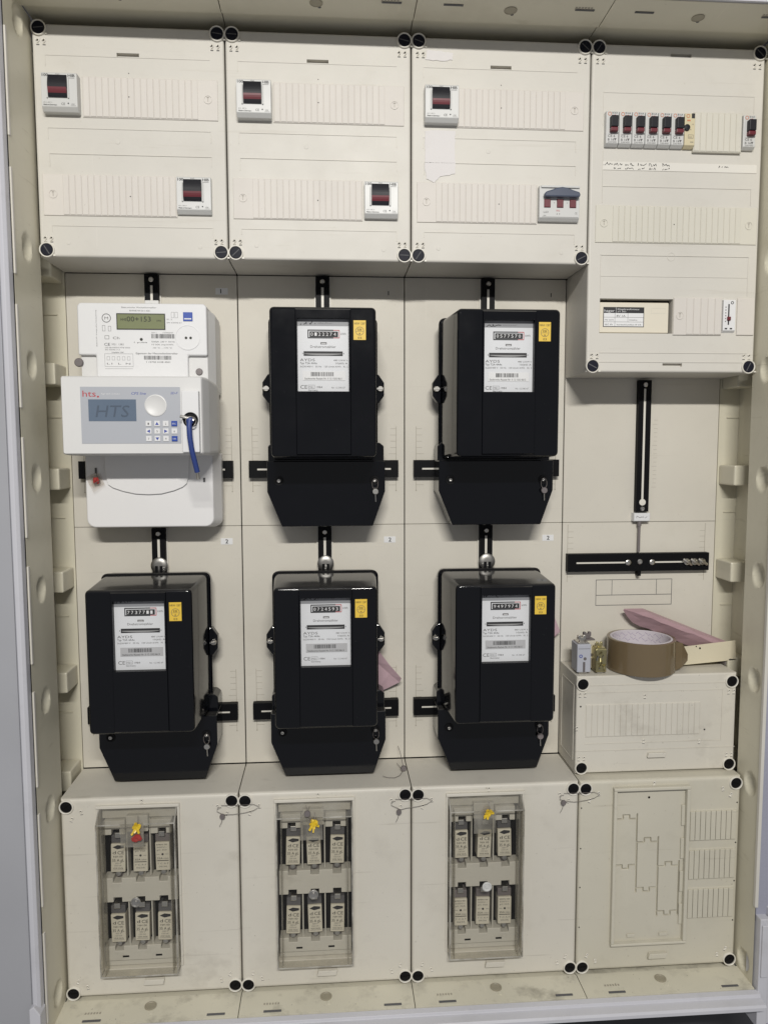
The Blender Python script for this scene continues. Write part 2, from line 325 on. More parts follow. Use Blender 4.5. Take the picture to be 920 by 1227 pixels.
def dimple_wall(side, y_front, z_list, yc):
    """inner face of a side wall with pressed round finger hollows; side -1 is the left wall"""
    X = -2 if side < 0 else 1002
    mb = MB(); ys = [y_front + (-88-y_front)*i/34 for i in range(35)]; nz = 420; zs = [ZB + (ZT-ZB)*k/nz for k in range(nz+1)]
    v = []
    for z in zs:
        for y in ys:
            d = 0
            for zc in z_list:
                r = math.hypot((y-yc)/15.5, (z-zc)/17.0)
                if r < 1: d = max(d, 10*min(1, (1-r)*1.9)**0.8)
            v.append((X + side*d, y, z))
    n = len(ys); f = [(k*n+i, k*n+i+1, (k+1)*n+i+1, (k+1)*n+i) for k in range(nz) for i in range(n-1)]
    if side > 0: f = [tuple(reversed(q)) for q in f]
    mb.add(v, f, wall_b, True)
    o = mb.build('side_wall', cab)
    Xo = X + side*30
    p = MB()
    x0, x1 = sorted((X, Xo))
    p.box(x0+(0.5 if side < 0 else 12), x1-(12 if side < 0 else 0.5), -90, -86, ZB, ZT, wall_b)       # the return behind the slab
    p.box(*sorted((Xo, Xo+side*4)), -88, 3, ZB, ZT, wall_b)                 # pocket floor
    p.box(x0 - 2, x1 + 2, -1, 3, ZB, ZT, wall_b)                            # pocket back
    if side < 0: p.box(-12, -2.2, y_front, -86, ZB, ZT, wall_b) if False else None
    p.build('pocket_lining', o)
    for k in range(6):
        zt = 315 + 150*k
        r = MB().box(*sorted((X + side*0.5, Xo)), -48, -1, zt-31, zt, wall_b); r.build('rib', o, 2.2, 2)
        q = MB().box(*sorted((X + side*10, Xo)), -3, -1, zt+74, zt+75.2, wall_b); q.build('seam', o)
    for k in range(8):
        if side < 0:
            z0 = 20 + 165*k; e = MB().box(X-1, X+1.6, y_front+1, y_front+6, z0, z0+128, cover_b); e.build('edge_strip', o, 0.5, 1)
    return o
dz = [30, 300, 452, 605, 755, 903, 1053, 1331]
dimple_wall(-1, -178, dz, -133)
dimple_wall(1, -150, [20, 296, 453, 608, 748, 903, 1053, 1331], -124)

def rail_wall(col, top):
    x0, x1 = 250*col + 0.6, 250*col + 249.4
    if col == 0: x0 = -2
    if col == 3: x1 = 1002
    if top:
        y0 = -184; prof = [(-20, ZT+3), (-114, ZT+3), (-117, ZT+6), (-120, ZT-1), (y0, ZT)]
    else:
        y0 = -156; prof = [(-20, ZB-3), (-104, ZB-3), (-108, ZB), (y0, ZB)]
    mb = MB(); th = 6 if top else -6
    rings = [[(x, y, z) for y, z in prof] + [(x, y, z+th+(4 if top else -4)) for y, z in reversed(prof)] for x in (x0, x1)]
    mb.loft(rings, wall_b if top else floor_b)
    o = mb.build('top_wall' if top else 'floor_wall', cab)
    xc = 250*col + 123; yh = -150 if top else -126; z = ZT-0.3 if top else ZB+0.3; sg = -1 if top else 1
    h = MB()
    h.lathe([(8.5, -1), (8.5, 0.9*1), (7.0, 1.2), (6.2, 0.3), (0.01, 0.0)] if not top else [(8.5, 1), (8.5, -0.9), (7.6, -1.1), (7.2, -0.7), (0.01, -0.7)], (xc, yh, z), knock_m, 20, 'z')
    h.build('knockout', o)
    h = MB().lathe([(3, -1), (3, 0.7), (2, 0.9), (0.01, 0.4)] if not top else [(2.2, 1), (2.2, -0.6), (0.01, -0.7)], (xc+4, yh-13 if not top else yh+9, z), dustgrey if top else floor_b, 12, 'z'); h.build('pin_hole', o)
    yy = -152 if not top else -160
    for xs in ((col*250+35, col*250+60), (col*250+206, col*250+231)):
        MB().box(xs[0], xs[1], yy+1, yy+4.5, min(z, z+sg*0.8), max(z, z+sg*0.8), dustgrey).build('vent_slot', o)
    m3 = MB()
    for i in range(6):
        xx = col*250 + (205 if top else 34) + i*4
        m3.box(xx, xx+2.2, (-163 if top else -136), (-157 if top else -133), min(z, z+sg*0.5), max(z, z+sg*0.5), print_grey)
    m3.build('moulded_print', o)
for c in range(4):
    rail_wall(c, True); rail_wall(c, False)

# steel frame round the opening
def steel(name, pts, axis, a0, a1, mat, bevel=1.2):
    mb = MB()
    rings = [[((p, q, t) if axis == 'z' else (t, p, q)) for p, q in pts] for t in (a0, a1)]
    mb.loft(rings, mat); return mb.build(name, cab, bevel, 2)
st = steel('frame_left', [(-3, -178), (-3, -190), (-7, -194), (-12, -193), (-15, -188), (-16, -178)], 'z', -60, 1440, steel_w, 0.8)
MB().box(-220, -16.5, -186, -172, -200, 1500, steel_g).build('frame_flange', cab, 1)
steel('frame_top', [(-185, ZT+1), (-190, ZT), (-190, ZT+10), (-186, ZT+12), (-186, ZT+80), (-180, ZT+80), (-180, ZT+1)], 'x', -12, 1060, steel_w, 0.5)
steel('frame_bottom', [(-157, ZB-1), (-166, ZB-2), (-167, ZB-6), (-181, ZB-7), (-183, ZB-10), (-183, ZB-15), (-179, ZB-15), (-157, ZB-14)], 'x', -3, 1006, steel_w, 0.5)
MB().box(1004, 1160, -149, -143, 96, 1500, steel_l).build('frame_right', cab, 1)
MB().box(1000.5, 1005.5, -152, -146, 120, 1000, cover_b).build('edge_strip', cab, 0.6)
cb = MB().box(1004, 1019, -162, -128, -60, 108, steel_w).box(1006, 1017, -165, -162.2, 20, 100, steel_w); cb.build('corner_post', cab, 1.2)
MB().box(1020, 1060, -156, -130, -60, 120, steel_w).build('corner_post', cab, 1.5)
cb = MB().prism([(-15, -80), (-1, -80), (-1, 50), (-9, 62), (-15, 58)], -200, -180, steel_w); cb.build('corner_cap', cab, 1.2)

# back plates, one for each field
def back_plate(col, z0, z1, num=None, scales=True):
    x0 = 250*col
    mb = MB().box(x0+0.75, x0+249.25, -1, 4, z0+0.3, z1-0.3, plate_b); o = mb.build('back_plate', cab, 0.5, 1)
    if num:
        t = MB().box(x0+218, x0+236, -1.5, -0.9, z1-28.5, z1-19, sticker_w if num == '2' or col == 0 else plate_b); t.build('number_tag', o)
        MB().text(num, x0+225, z1-26.8, -1.9, 9, ink).text(num, x0+225.5, z1-26.8, -1.92, 9, ink).build('number', o)
        e = MB()
        for i in range(5): e.box(x0+204, x0+217, -1.3, -0.9, z1-34+i*5.0, z1-33.5+i*5.0, plate_b)
        e.build('embossed_line', o)
    if scales:
        e = MB(); zr = z0+53
        for sx, sg in ((18, 1), (237, -1)):
            e.box(x0+sx-0.3, x0+sx+0.3, -1.25, -0.9, zr, zr+98, print_grey)
            e.lathe([(1.0, 0), (1.0, 0.3), (0.01, 0.3)], (x0+sx, -1, zr-0.5), print_grey, 8)
            for i in range(10): e.box(*sorted((x0+sx, x0+sx+sg*(9 if i % 5 else 12))), -1.25, -0.9, zr+8+i*9.6, zr+8.4+i*9.6, print_grey)
        e.build('scale_marks', o)
    return o
for c in range(3):
    back_plate(c, 675, 1050, '1'); back_plate(c, 300, 675, '2')
pu = back_plate(3, 675, 1050, None, False)
plo = back_plate(3, 300, 675, None, False)
e = MB()
for i in range(17): e.box(894 - (0 if i % 5 else 2), 900, -1.25, -0.9, 730+i*6.6, 730.35+i*6.6, print_grey)
e.build('scale_marks', pu)
e = MB()
for sx, sg in ((759, 1), (983, -1)):
    e.box(sx-0.3, sx+0.3, -1.25, -0.9, 580, 672, print_grey)
    for i in range(9): e.box(*sorted((sx, sx+sg*9)), -1.25, -0.9, 588+i*9, 588.4+i*9, print_grey)
e.build('scale_marks', plo)
e = MB(); e.frame(806, 931, 541, 583, -1.3, 0.9, ink_g); e.quad(806, 931, 557.4, 558.3, -1.32, ink_g); e.quad(832, 832.8, 558.3, 583, -1.32, ink_g); e.quad(905, 905.8, 558.3, 583, -1.32, ink_g)
e.build('printed_outline', plo)

# ------------------------------------------------------------------ covers
def shell(x0, x1, z0, z1, yf, holes, mat, r=3.0, yb=-2):
    """box cover, open behind; holes are (xa, xb, za, zb, depth, has_floor)"""
    mb = MB(); a0, a1, b0, b1 = x0+r, x1-r, z0+r, z1-r
    xs = sorted({a0, a1, *[h[0] for h in holes], *[h[1] for h in holes]}); zs = sorted({b0, b1, *[h[2] for h in holes], *[h[3] for h in holes]})
    for i in range(len(xs)-1):
        for k in range(len(zs)-1):
            cx, cz = (xs[i]+xs[i+1])/2, (zs[k]+zs[k+1])/2
            if any(h[0] < cx < h[1] and h[2] < cz < h[3] for h in holes): continue
            mb.quad(xs[i], xs[i+1], zs[k], zs[k+1], yf, mat)
    rings = []
    for a in range(5):
        t = math.pi/2*a/4; o = r*math.sin(t); y = yf + r*(1-math.cos(t))
        rings.append([(a0-o, y, b0-o), (a1+o, y, b0-o), (a1+o, y, b1+o), (a0-o, y, b1+o)])
    rings.append([(p[0], yb, p[2]) for p in rings[-1]])
    mb.loft(list(reversed(rings)), mat, False, False)
    for xa, xb, za, zb, d, fl in holes:
        q = [(xa, za), (xb, za), (xb, zb), (xa, zb)]
        mb.loft([[(x, yf, z) for x, z in q], [(x, yf+d, z) for x, z in q]], mat, False, False)
        if fl: mb.quad(xa, xb, za, zb, yf+d, mat)
    return mb
_scr = {}
def cover_screw(parent, x, z, y, kind, rot):
    if kind not in _scr:
        a = MB().lathe([(10.2, 0), (10.2, 2.0), (9.6, 2.8), (8.9, 2.8), (8.3, 2.2), (8.3, 0.2)], (0, 0, 0), collar_m, 28)
        if kind == 'n': a.box(8.2, 11.2, -1.8, -0.2, -8.0, -6.0, collar_m)
        b = MB().lathe([(8.25, 0.1), (8.25, 1.4 if kind == 'n' else 0.7), (7.4, 2.2 if kind == 'n' else 1.0), (0.01, 2.3 if kind == 'n' else 0.9)], (0, 0, 0), screw_n if kind == 'n' else screw_k, 28)
        s = MB().box(-6.3, 6.3, -2.5 if kind == 'n' else -1.15, -2.0 if kind == 'n' else -0.7, -0.55, 0.55, dustgrey if kind == 'n' else dark)
        _scr[kind] = [q.mesh((0, 0, 0), name=nm) for q, nm in ((a, 'collar'), (b, 'screw_head'), (s, 'slot'))]
    o = parent['_o']
    c = inst('screw', _scr[kind][0], parent, x-o[0], y-o[1], z-o[2])
    h = inst('screw_head', _scr[kind][1], c, 0, 0, 0, rot); inst('slot', _scr[kind][2], c, 0, 0, 0, rot)
_eye = None
def eyelet(parent, x, z, y, rot=0):
    global _eye
    if _eye is None:
        m_ = MB(); pts = [(1.7*math.cos(a), -1.1-0.6*math.sin(a/1.4), 1.7*math.sin(a)+1.4) for a in [math.pi*1.05 - k*math.pi*1.4/7 for k in range(8)]]
        m_.tube(pts, 0.75, collar_m, 5); m_.tube([pts[-1], (-0.4, -0.6, -1.6), (-1.6, -0.4, -3.0), (1.8, -0.4, -3.0)], 0.75, collar_m, 5)
        m_.lathe([(1.1, 0), (1.1, 0.12), (0.01, 0.12)], (0.1, 0, 1.4), dark, 8)
        m_.box(-1.9, 1.9, -0.13, 0, -4.6, -3.6, dustgrey)
        _eye = m_.mesh((0, 0, 0), name='seal_eyelet')
    o = parent['_o']; inst('seal_eyelet', _eye, parent, x-o[0], y-o[1], z-o[2], rot)
_sl = {}
def slat(parent, x, z0, z1, y, wd, mat, h=0.95):
    key = (round(wd, 2), round(z1-z0, 2), mat.name, h)
    if key not in _sl: _sl[key] = MB().cham(0.4, wd-0.4, -h, 0, 0.5, z1-z0-0.5, mat, 0.35).mesh((0, 0, 0), name='slat')
    o = parent['_o']; inst('slat', _sl[key], parent, x-o[0], y-o[1], z0-o[2])
def strip(parent, x0, x1, z0, z1, yf, mat, tabs, n, proud=1.4, mark=()):
    """a blanking strip: tabs = (left tab width, right tab width), n slats between them"""
    p = MB().cham(x0, x1, yf-proud, yf+0.5, z0, z1, mat, 0.5).build('blanking_strip', parent)
    a, b = x0+tabs[0], x1-tabs[1]; wd = (b-a)/n
    for i in range(n): slat(p, a+i*wd, z0+0.6, z1-0.6, yf-proud, wd, mat)
    for i, (k0, k1) in enumerate(((x0, a), (b, x1))):
        if k1-k0 > 12:
            cx = (k0+k1)/2; cz = (z0+z1)/2+1
            q = MB().lathe([(5.6, 0), (5.6, 0.7), (4.7, 0.7), (4.7, 0)], (cx, yf-proud, cz), mat, 20)
            q.box(cx-0.35, cx+0.35, yf-proud-0.5, yf-proud, cz-2.6, cz+3, mark_m); q.box(cx-1.6, cx+1.6, yf-proud-0.5, yf-proud, cz+2.3, cz+3, mark_m)
            q.build('arrow_mark', p)
    return p
def lines(parent, segs, yf, mat, w_=0.7, h=0.6):
    mb = MB()
    for i_, (x0, x1, z0, z1) in enumerate(segs):
        mb.box(min(x0, x1)-w_/2, max(x0, x1)+w_/2, yf-h-0.06*(i_ % 7), yf+0.2, min(z0, z1)-w_/2, max(z0, z1)+w_/2, mat)
    return mb.build('embossed_line', parent)
def pin(parent, x, z, y, r=1.2):
    return MB().lathe([(r, 0), (r, 0.25), (0.01, 0.2)], (x, y, z), dark, 10).build('pin_hole', parent)

YU, YL, YS = -95, -105, -82
upper_labels = ['upper cover panel at the far left with two red rocker switches', 'upper cover panel second from left, two red rocker switches, no paper on it',
                'upper cover panel third from left with torn white paper stuck on it', 'tall upper cover panel at the right with a row of circuit breakers']
uppers = []
for c in range(4):
    X = 250*c; zb = 1050 if c < 3 else 900
    t = thing('cover_panel', upper_labels[c], 'cover panel', (X+125, 0, zb), 'beige cover panels')
    holes = [(X+109, X+138, 1309.5, 1314.5, 6, True)] if c < 3 else [(X+112, X+142, 1334, 1338.5, 6, True), (X+113, X+142, 909, 913.5, 6, True), (X+19, X+126, 955.5, 1004, 14, False)]
    shell(X+0.9, X+249.1, zb+0.5, 1348.5, YU, holes, cover_b).build('shell', t)
    zs_ = (1342.5, zb+9.0)
    for i, (sx, sz) in enumerate(((10, zs_[0]), (240.5, zs_[0]), (10, zs_[1]), (240.5, zs_[1]))):
        cover_screw(t, X+sx, sz, YU, 'n', rnd.uniform(-1.2, 1.2))
        for k in (0, 1): eyelet(t, X+sx+(-3.5 if sx < 100 else -7)+k*8+(2 if sx < 100 else 0), sz-17 if i < 2 else sz+14.5, YU)
    if c < 3:
        lines(t, [(X+17, X+230, 1309, 1309), (X+17, X+17, 1296, 1309), (X+17, X+230, 1217, 1217), (X+17, X+17, 1203, 1217), (X+230, X+230, 1203, 1217),
                  (X+18, X+230, 1184, 1184), (X+18, X+18, 1168, 1184), (X+230, X+230, 1172, 1184), (X+18, X+230, 1091, 1091), (X+18, X+18, 1084, 1091), (X+230, X+230, 1078, 1091)], YU, cover_b)
        strip(t, X+63.5, X+240, 1231, 1283, YU, strip_b, (1, 26), 18)
        strip(t, X+8, X+(183 if c < 2 else 176), 1104, 1157.5, YU, strip_b, (26, 1), 18 if c < 2 else 17)
        for px, pz in ((124, 1258), (122, 1130)): pin(t, X+px, pz, YU-2.3, 0.75)
        pin(t, X+124, 1289, YU, 0.6)
        MB().lathe([(3.2, 0), (3.0, 0.4), (0.01, 0.5)], (X+107, YU, 1201), cover_b, 14).build('moulding_dot', t)
        for px, pz in ((38, 1069), (212, 1066)): MB().lathe([(2.8, 0), (2.6, 0.4), (0.01, 0.5)], (X+px, YU, pz), cover_b, 12).build('moulding_dot', t)
    else:
        lines(t, [(X+18, X+235, 1284, 1284), (X+18, X+18, 1240, 1284), (X+235, X+235, 1262, 1284), (X+19, X+235, 1158, 1158), (X+19, X+19, 1136, 1205), (X+235, X+235, 1136, 1158),
                  (X+19, X+235, 1064, 1064), (X+19, X+235, 1035, 1035), (X+19, X+19, 1010, 1064), (X+235, X+235, 1010, 1064), (X+20, X+237, 928, 928), (X+20, X+237, 915, 915)], YU, cover_b)
        strip(t, X+146, X+215.5, 1205.5, 1259, YU, strip_y, (0.5, 0.5), 8, 5.5)
        strip(t, X+10, X+245, 1081, 1132, YU, strip_y, (24, 24), 22)
        p3 = strip(t, X+126.5, X+197.5, 953.5, 1006, YU, strip_b, (18, 0.5), 5, 2.2)
        MB().cham(X+220.5, X+246, YU-2.2, YU+0.5, 954, 1006, strip_b, 0.5).build('blanking_plate', t)
        q = MB().lathe([(6, 0), (6, 0.4), (5.2, 0.4), (5.2, 0)], (X+121, YU, 1063), cover_b, 20); q.build('moulding_dot', t)
        pin(t, X+123, 1107, YU-2.3, 0.75)
    uppers.append(t)

def device(name, label, cat, x0, x1, z0, z1, yf, mat, group=None, chin=4.0):
    """a DIN rail device seen through its cover: body with a slanted chin below the face"""
    t = thing(name, label, cat, ((x0+x1)/2, -60, z0), group)
    q = [(-60, z0), (yf+5, z0), (yf, z0+chin), (yf, z1-1.5), (yf+1.5, z1), (-60, z1)]
    MB().loft([[(x, y, z) for y, z in q] for x in (x0, x1)], mat).build('housing', t, 0.6, 2)
    return t
def rocker_switch(x0, z0, label, prot=15):
    x1, z1 = x0+45.5, z0+48; yf = YU-prot
    t = device('rocker_switch', label, 'switch', x0, x1, z0, z1, yf, dev_w, 'red and black rocker switches', 5)
    xa, xb = x0+9.5, x1-12.5
    for gx in (xa-2.6, xb+0.6): MB().box(gx, gx+2.0, yf-2.2, yf+0.4, z0+15, z1-8, dev_w).build('rocker_guard', t, 0.7, 2)
    n = 12; rings = []
    for k in range(n+1):
        f = k/n; z = z0+16 + f*28; bul = 4.6*math.sin(math.pi*(0.06+f*0.88))+0.6; rings.append((z, yf-bul))
    lv = MB()
    for k in range(n):
        (za, ya), (zb_, yb_) = rings[k], rings[k+1]; m_ = red_l if 2 <= k <= 4 else lever_k
        lv.add([(xa, ya, za), (xb, ya, za), (xb, yb_, zb_), (xa, yb_, zb_), (xa, yf+0.3, za), (xb, yf+0.3, za), (xb, yf+0.3, zb_), (xa, yf+0.3, zb_)], [(0,1,2,3), (4,0,3,7), (1,5,6,2)], m_)
    lv.build('rocker', t)
    y = yf-0.15; p = MB()
    p.text('100', x0+1.9, z1-5.6, y-0.05, 5.0, ink, fit=7.6); p.text('HIB', x1-10.9, z1-5.8, y-0.05, 5.0, ink, fit=8.5); p.text('Made in Germany', x0+2.7, z0+6.3, y-0.05, 2.4, ink); p.text('100', x0+1.6, z1-5.6, y, 5.0, ink, fit=7.6); p.text('HIB', x1-11.2, z1-5.8, y, 5.0, ink, fit=8.5); p.quad(x1-11.2, x1-2.7, z1-7.4, z1-6.9, y, ink_g)
    p.text('4-fach', (x0+x1)/2-4, z1-3.2, y, 2.2, ink_g); p.text('63 A  400 V~', x0+2.5, z0+9.3, y, 2.1, ink_g); p.text('Made in Germany', x0+2.5, z0+6.3, y, 2.2, ink)
    p.text('CE', x0+25, z0+7, y, 4.2, ink); p.lathe([(0.9, 0), (0.9, 0.1), (0.01, 0.1)], (x0+34, y, z0+9.2), ink, 10); p.text('VDE', x1-8, z0+7.4, y, 2.4, ink_g); p.quad(x1-8.5, x1-2, z0+6.2, z0+6.5, y, ink_g)
    p.build('printed_text', t)
    return t
rocker_switch(15.5, 1233, 'red and black rocker switch at upper left of the far left panel')
rocker_switch(184, 1107.5, 'red and black rocker switch at lower right of the far left panel', 9)
rocker_switch(266, 1232.5, 'red and black rocker switch at upper left of the second panel')
rocker_switch(435.5, 1106.5, 'red and black rocker switch at lower right of the second panel', 11)
rocker_switch(517.5, 1233, 'red and black rocker switch on the third panel beside torn paper')

t = device('isolator_switch', 'three pole breaker with grey bar handle and three red windows', 'breaker', 677, 733.5, 1107, 1154, YU-10, dev_w)
yf = YU-10
pr = [(683, 1136.5), (731, 1136.5), (732.5, 1140), (731, 1143.5), (722, 1146), (714, 1149), (707, 1150), (700, 1149), (692, 1146), (684, 1143.5), (681.5, 1140)]
MB().prism(pr, yf-9, yf-1, lever_g).build('bar_handle', t, 1.8, 2)
MB().box(679, 733, yf-2.5, yf+0.5, 1150.6, 1153.6, dev_w).build('top_lip', t, 0.6)
for i in range(3):
    MB().cham(683.5+i*18, 692.5+i*18, yf-1.8, yf, 1124.5, 1135.5, red_l, 0.6).build('red_window', t)
p = MB(); y = yf-0.15
p.text('L63', 683, 1117, y, 4.2, ink_g, fit=6.5); p.text('B32', 701, 1119.5, y, 3, ink_r, fit=5); p.text('2 3', 701, 1115, y, 3, ink_g, fit=5); p.text('400V', 682.5, 1113, y, 2.0, ink_g); p.text('CE', 727, 1116, y, 3.4, ink_g, fit=3.4)
p.quad(681, 732, 1111.6, 1112, y, ink_g)
for i in range(2): p.text('II', 697.5+i*18, 1130, y, 2.5, ink_g)
p.build('printed_text', t)

def mcb(x0, label, wd=18.2, mat=dev_w, kind='mcb', z0=1210, z1=1256, group='miniature circuit breakers'):
    x1 = x0+wd-0.5; yf = YU-9
    t = device('circuit_breaker' if kind == 'mcb' else 'fault_current_module', label, 'circuit breaker', x0, x1, z0, z1, yf, mat, group, 3)
    y = yf-0.15; p = MB()
    if kind == 'mcb':
        MB().box(x0+4.6, x1-3.0, yf-8, yf+0.5, z0+22.5, z0+37.5, lever_k).build('lever', t, 1.0, 2)
        MB().box(x0+4.6, x1-3.0, yf-7, yf+0.5, z0+17.0, z0+22.2, red_l).build('red_lever_base', t, 0.8, 2)
        MB().box(x1-2.6, x1-1.2, yf-3.5, yf+0.3, z0+16, z0+34, mat).build('lever_guard', t, 0.5)
        p.lathe([(2.6, 0), (2.6, 0.1), (1.8, 0.1), (1.8, 0)], (x0+4.6, y, z0+42), ink_o, 14); p.text('B16A', x0+8.2, z0+42.2, y, 3.4, ink, fit=7.5); p.text('L7', x0+8.4, z0+38.8, y, 3.2, ink_r, fit=5)
        p.text('CE 6', x0+2.6, z0+11, y, 4.6, ink, fit=10); p.text('B 16', x0+2.6, z0+6.4, y, 4.2, ink, fit=8.5); p.text('230/400', x0+2.6, z0+3.6, y, 2.6, ink_g, fit=12); p.add([(x0+11,y,z0+9.6),(x0+12.9,y,z0+6),(x0+14.8,y,z0+9.6)], [(0,1,2)], ink_g); p.quad(x0+2.5, x0+14.5, z0+14.8, z0+15.1, y, ink_g)
    else:
        p.lathe([(2.6, 0), (2.6, 0.1), (1.8, 0.1), (1.8, 0)], (x0+4.4, y, z0+42), ink_o, 14); p.quad(x0+9.5, x1-0.5, z0+39, z0+45.5, y, ink); p.quad(x0+3, x0+8, z0+35, z0+37, y, ink_o)
        MB().lathe([(4.4, 0), (4.2, 2.5), (0.01, 3)], (x0+2.5, yf, z0+26), lever_k, 16).build('test_button', t)
        p.frame(x0+5, x1-2, z0+12, z0+17, y, 0.4, ink_g); p.text('0,03', x0+6, z0+13, y, 2.6, ink_g); p.text('40A', x0+8, z0+6, y, 3, ink_g); p.text('I4', x0+10.5, z0+30, y, 2.8, ink_g); p.text('A', x0+7.5, z0+23, y, 2.8, ink_g)
    p.build('printed_text', t)
    return t
order = ['first', 'second', 'third', 'fourth', 'fifth', 'sixth']
for i in range(6): mcb(769.5+i*18.6, f'{order[i]} circuit breaker from the left in the row of six')
mcb(881.3, 'cream module with orange mark right after the six breakers', 15, dev_y, 'rcd')
mcb(966, 'single circuit breaker at the far right of the tall panel')

# label strip with handwriting under the breakers
t = thing('label_strip', 'pale paper strip with handwriting under the circuit breakers', 'label strip', (880, YU, 1180))
MB().cham(768.5, 992, YU-0.9, YU, 1180, 1191.5, tape_paper, 0.2).build('paper', t)
p = MB()
for i, (a, b) in enumerate(((770, 783), (785, 796), (801, 814), (819, 831), (835, 846), (855, 866), (936, 950))):
    p.scribble(a, b, 1186.2, 4.0, YU-1.05, ink, 31+i, 0.7)
    if i not in (0, 6): p.scribble(a, b-1, 1181.2, 3.8, YU-1.05, ink, 71+i, 0.7)
p.build('handwriting', t)

def torn(name, label, pts, y, mat, seed, cat='paper', n=9, jit=0.7, org=None):
    r = random.Random(seed); out = []
    for (a, b), (c, d) in zip(pts, pts[1:]+pts[:1]):
        for k in range(n): out.append((a+(c-a)*k/n + r.uniform(-jit, jit), b+(d-b)*k/n + r.uniform(-jit, jit)))
    return solo(MB().prism(out, y-0.9, y-0.3, mat), name, label, cat, org or (out[0][0], y, out[0][1]))
torn('torn_paper', 'small torn white paper near the top of the third panel', [(519.5, 1319), (545, 1318), (556, 1320), (557, 1328), (540, 1331), (521, 1331)], YU, paper_w, 3, n=5)
torn('torn_paper', 'large torn white paper below the switch on the third panel', [(519.5, 1226), (518.5, 1180), (521, 1162), (532, 1158), (540, 1166), (561, 1170), (560, 1205), (561, 1227)], YU, paper_w, 4, n=5)

t = device('bell_transformer', 'ivory transformer module with black and white label in panel cutout', 'transformer', 771, 872, 956.3, 1000, YU+5, dev_c, None, 1)
y = YU+4.85; p = MB(); p.quad(776, 836, 965, 993, y, ink); p.quad(777, 835, 966, 984.6, y-0.1, sticker_w); p.text('hager', 777.5, 986.2, y-0.15, 5, sticker_w, fit=15); p.quad(794.5, 794.9, 985, 992.5, y-0.12, sticker_w)
p.text('Klingeltransformator', 797, 989, y-0.15, 3.2, sticker_w, fit=32); p.text('ST 301', 797, 985.8, y-0.15, 2.8, sticker_w, fit=12)
for zz in (972, 978.5): p.quad(777, 835, zz, zz+0.4, y-0.2, ink_g)
p.quad(793, 793.4, 966, 984.6, y-0.2, ink_g); p.quad(812, 812.4, 972, 984.6, y-0.2, ink_g); p.text('8V 1A', 795.5, 979.4, y-0.2, 3.6, ink, fit=13); p.text('PRI 230V', 778.5, 974, y-0.2, 2.6, ink_g, fit=13); p.text('50/60Hz', 814, 974, y-0.2, 2.6, ink_g, fit=12)
p.text('SEC 8V', 778.5, 967.4, y-0.2, 3, ink, fit=12); p.text('kurzschlussfest 8 VA', 796, 967.4, y-0.2, 2.8, ink, fit=36)
p.frame(846, 867, 984.5, 992, y, 0.4, strip_y)
p.build('printed_label', t)

t = device('dimmer_module', 'white slider module with small red pointer beside the transformer', 'slider module', 948.5, 966.5, 957, 1003.5, YU-5, white_p, None, 3)
yf = YU-5; MB().box(955.2, 957, yf-0.5, yf+0.3, 968, 997, ink).build('slider_slot', t)
MB().cham(953.8, 958.6, yf-3, yf, 974, 979, red_l, 0.8).build('red_pointer', t)
p = MB(); y = yf-0.15
for i in range(6): p.quad(951, 952.6, 972+i*4, 973.4+i*4, y, ink_g)
p.quad(951, 954.6, 961.5, 963.5, y, ink); p.quad(958.4, 962, 961.5, 963.5, y, ink); p.lathe([(2.2, 0), (2.2, 0.1), (1.3, 0.1), (1.3, 0)], (961, y, 999), ink, 12)
p.build('printed_marks', t)

# small cover and lower covers
t = thing('cover_panel', 'small cover box at the right with tape roll on top', 'cover panel', (875, 0, 301), 'beige cover panels')
shell(750.9, 999.1, 301, 451.5, YS, [], cover_low, 2.5).build('shell', t)
for i, (sx, sz) in enumerate(((760, 439.5), (991, 438.5), (760, 310), (991, 309))):
    cover_screw(t, sx, sz, YS, 'k', rnd.uniform(-1, 1))
    for k in (0, 1): eyelet(t, sx-4+k*8, sz-16 if i < 2 else sz+15, YS)
lines(t, [(765, 977, 426, 426), (765, 977, 347, 347), (751, 999, 437, 437), (751, 999, 336, 336), (977, 977, 347, 426)], YS, cover_low)
p = strip(t, 765, 943, 357, 408, YS, cover_low, (0.5, 0.5), 20, 0.5)
MB().prism([(861, 324), (889, 324), (891, 331), (863, 331)], YS-5, YS, cover_low).build('grip', t, 0.8)
for px, pz in ((757.5, 405), (951, 364)): pin(t, px, pz, YS, 1.3)
for px, pz in ((856, 419), (856, 349), (943, 346), (752, 372)): eyelet(t, px, pz, YS)
lines(t, [], YS, cover_low) if False else None
q = MB()
for z_ in (318, 434): q.box(750.2, 751.2, -70, -12, z_-0.6, z_+0.6, cover_low)
for y_ in (-70, -12): q.box(750.2, 751.2, y_-0.6, y_+0.6, 318, 434, cover_low)
q.build('side_panel_ridge', t)

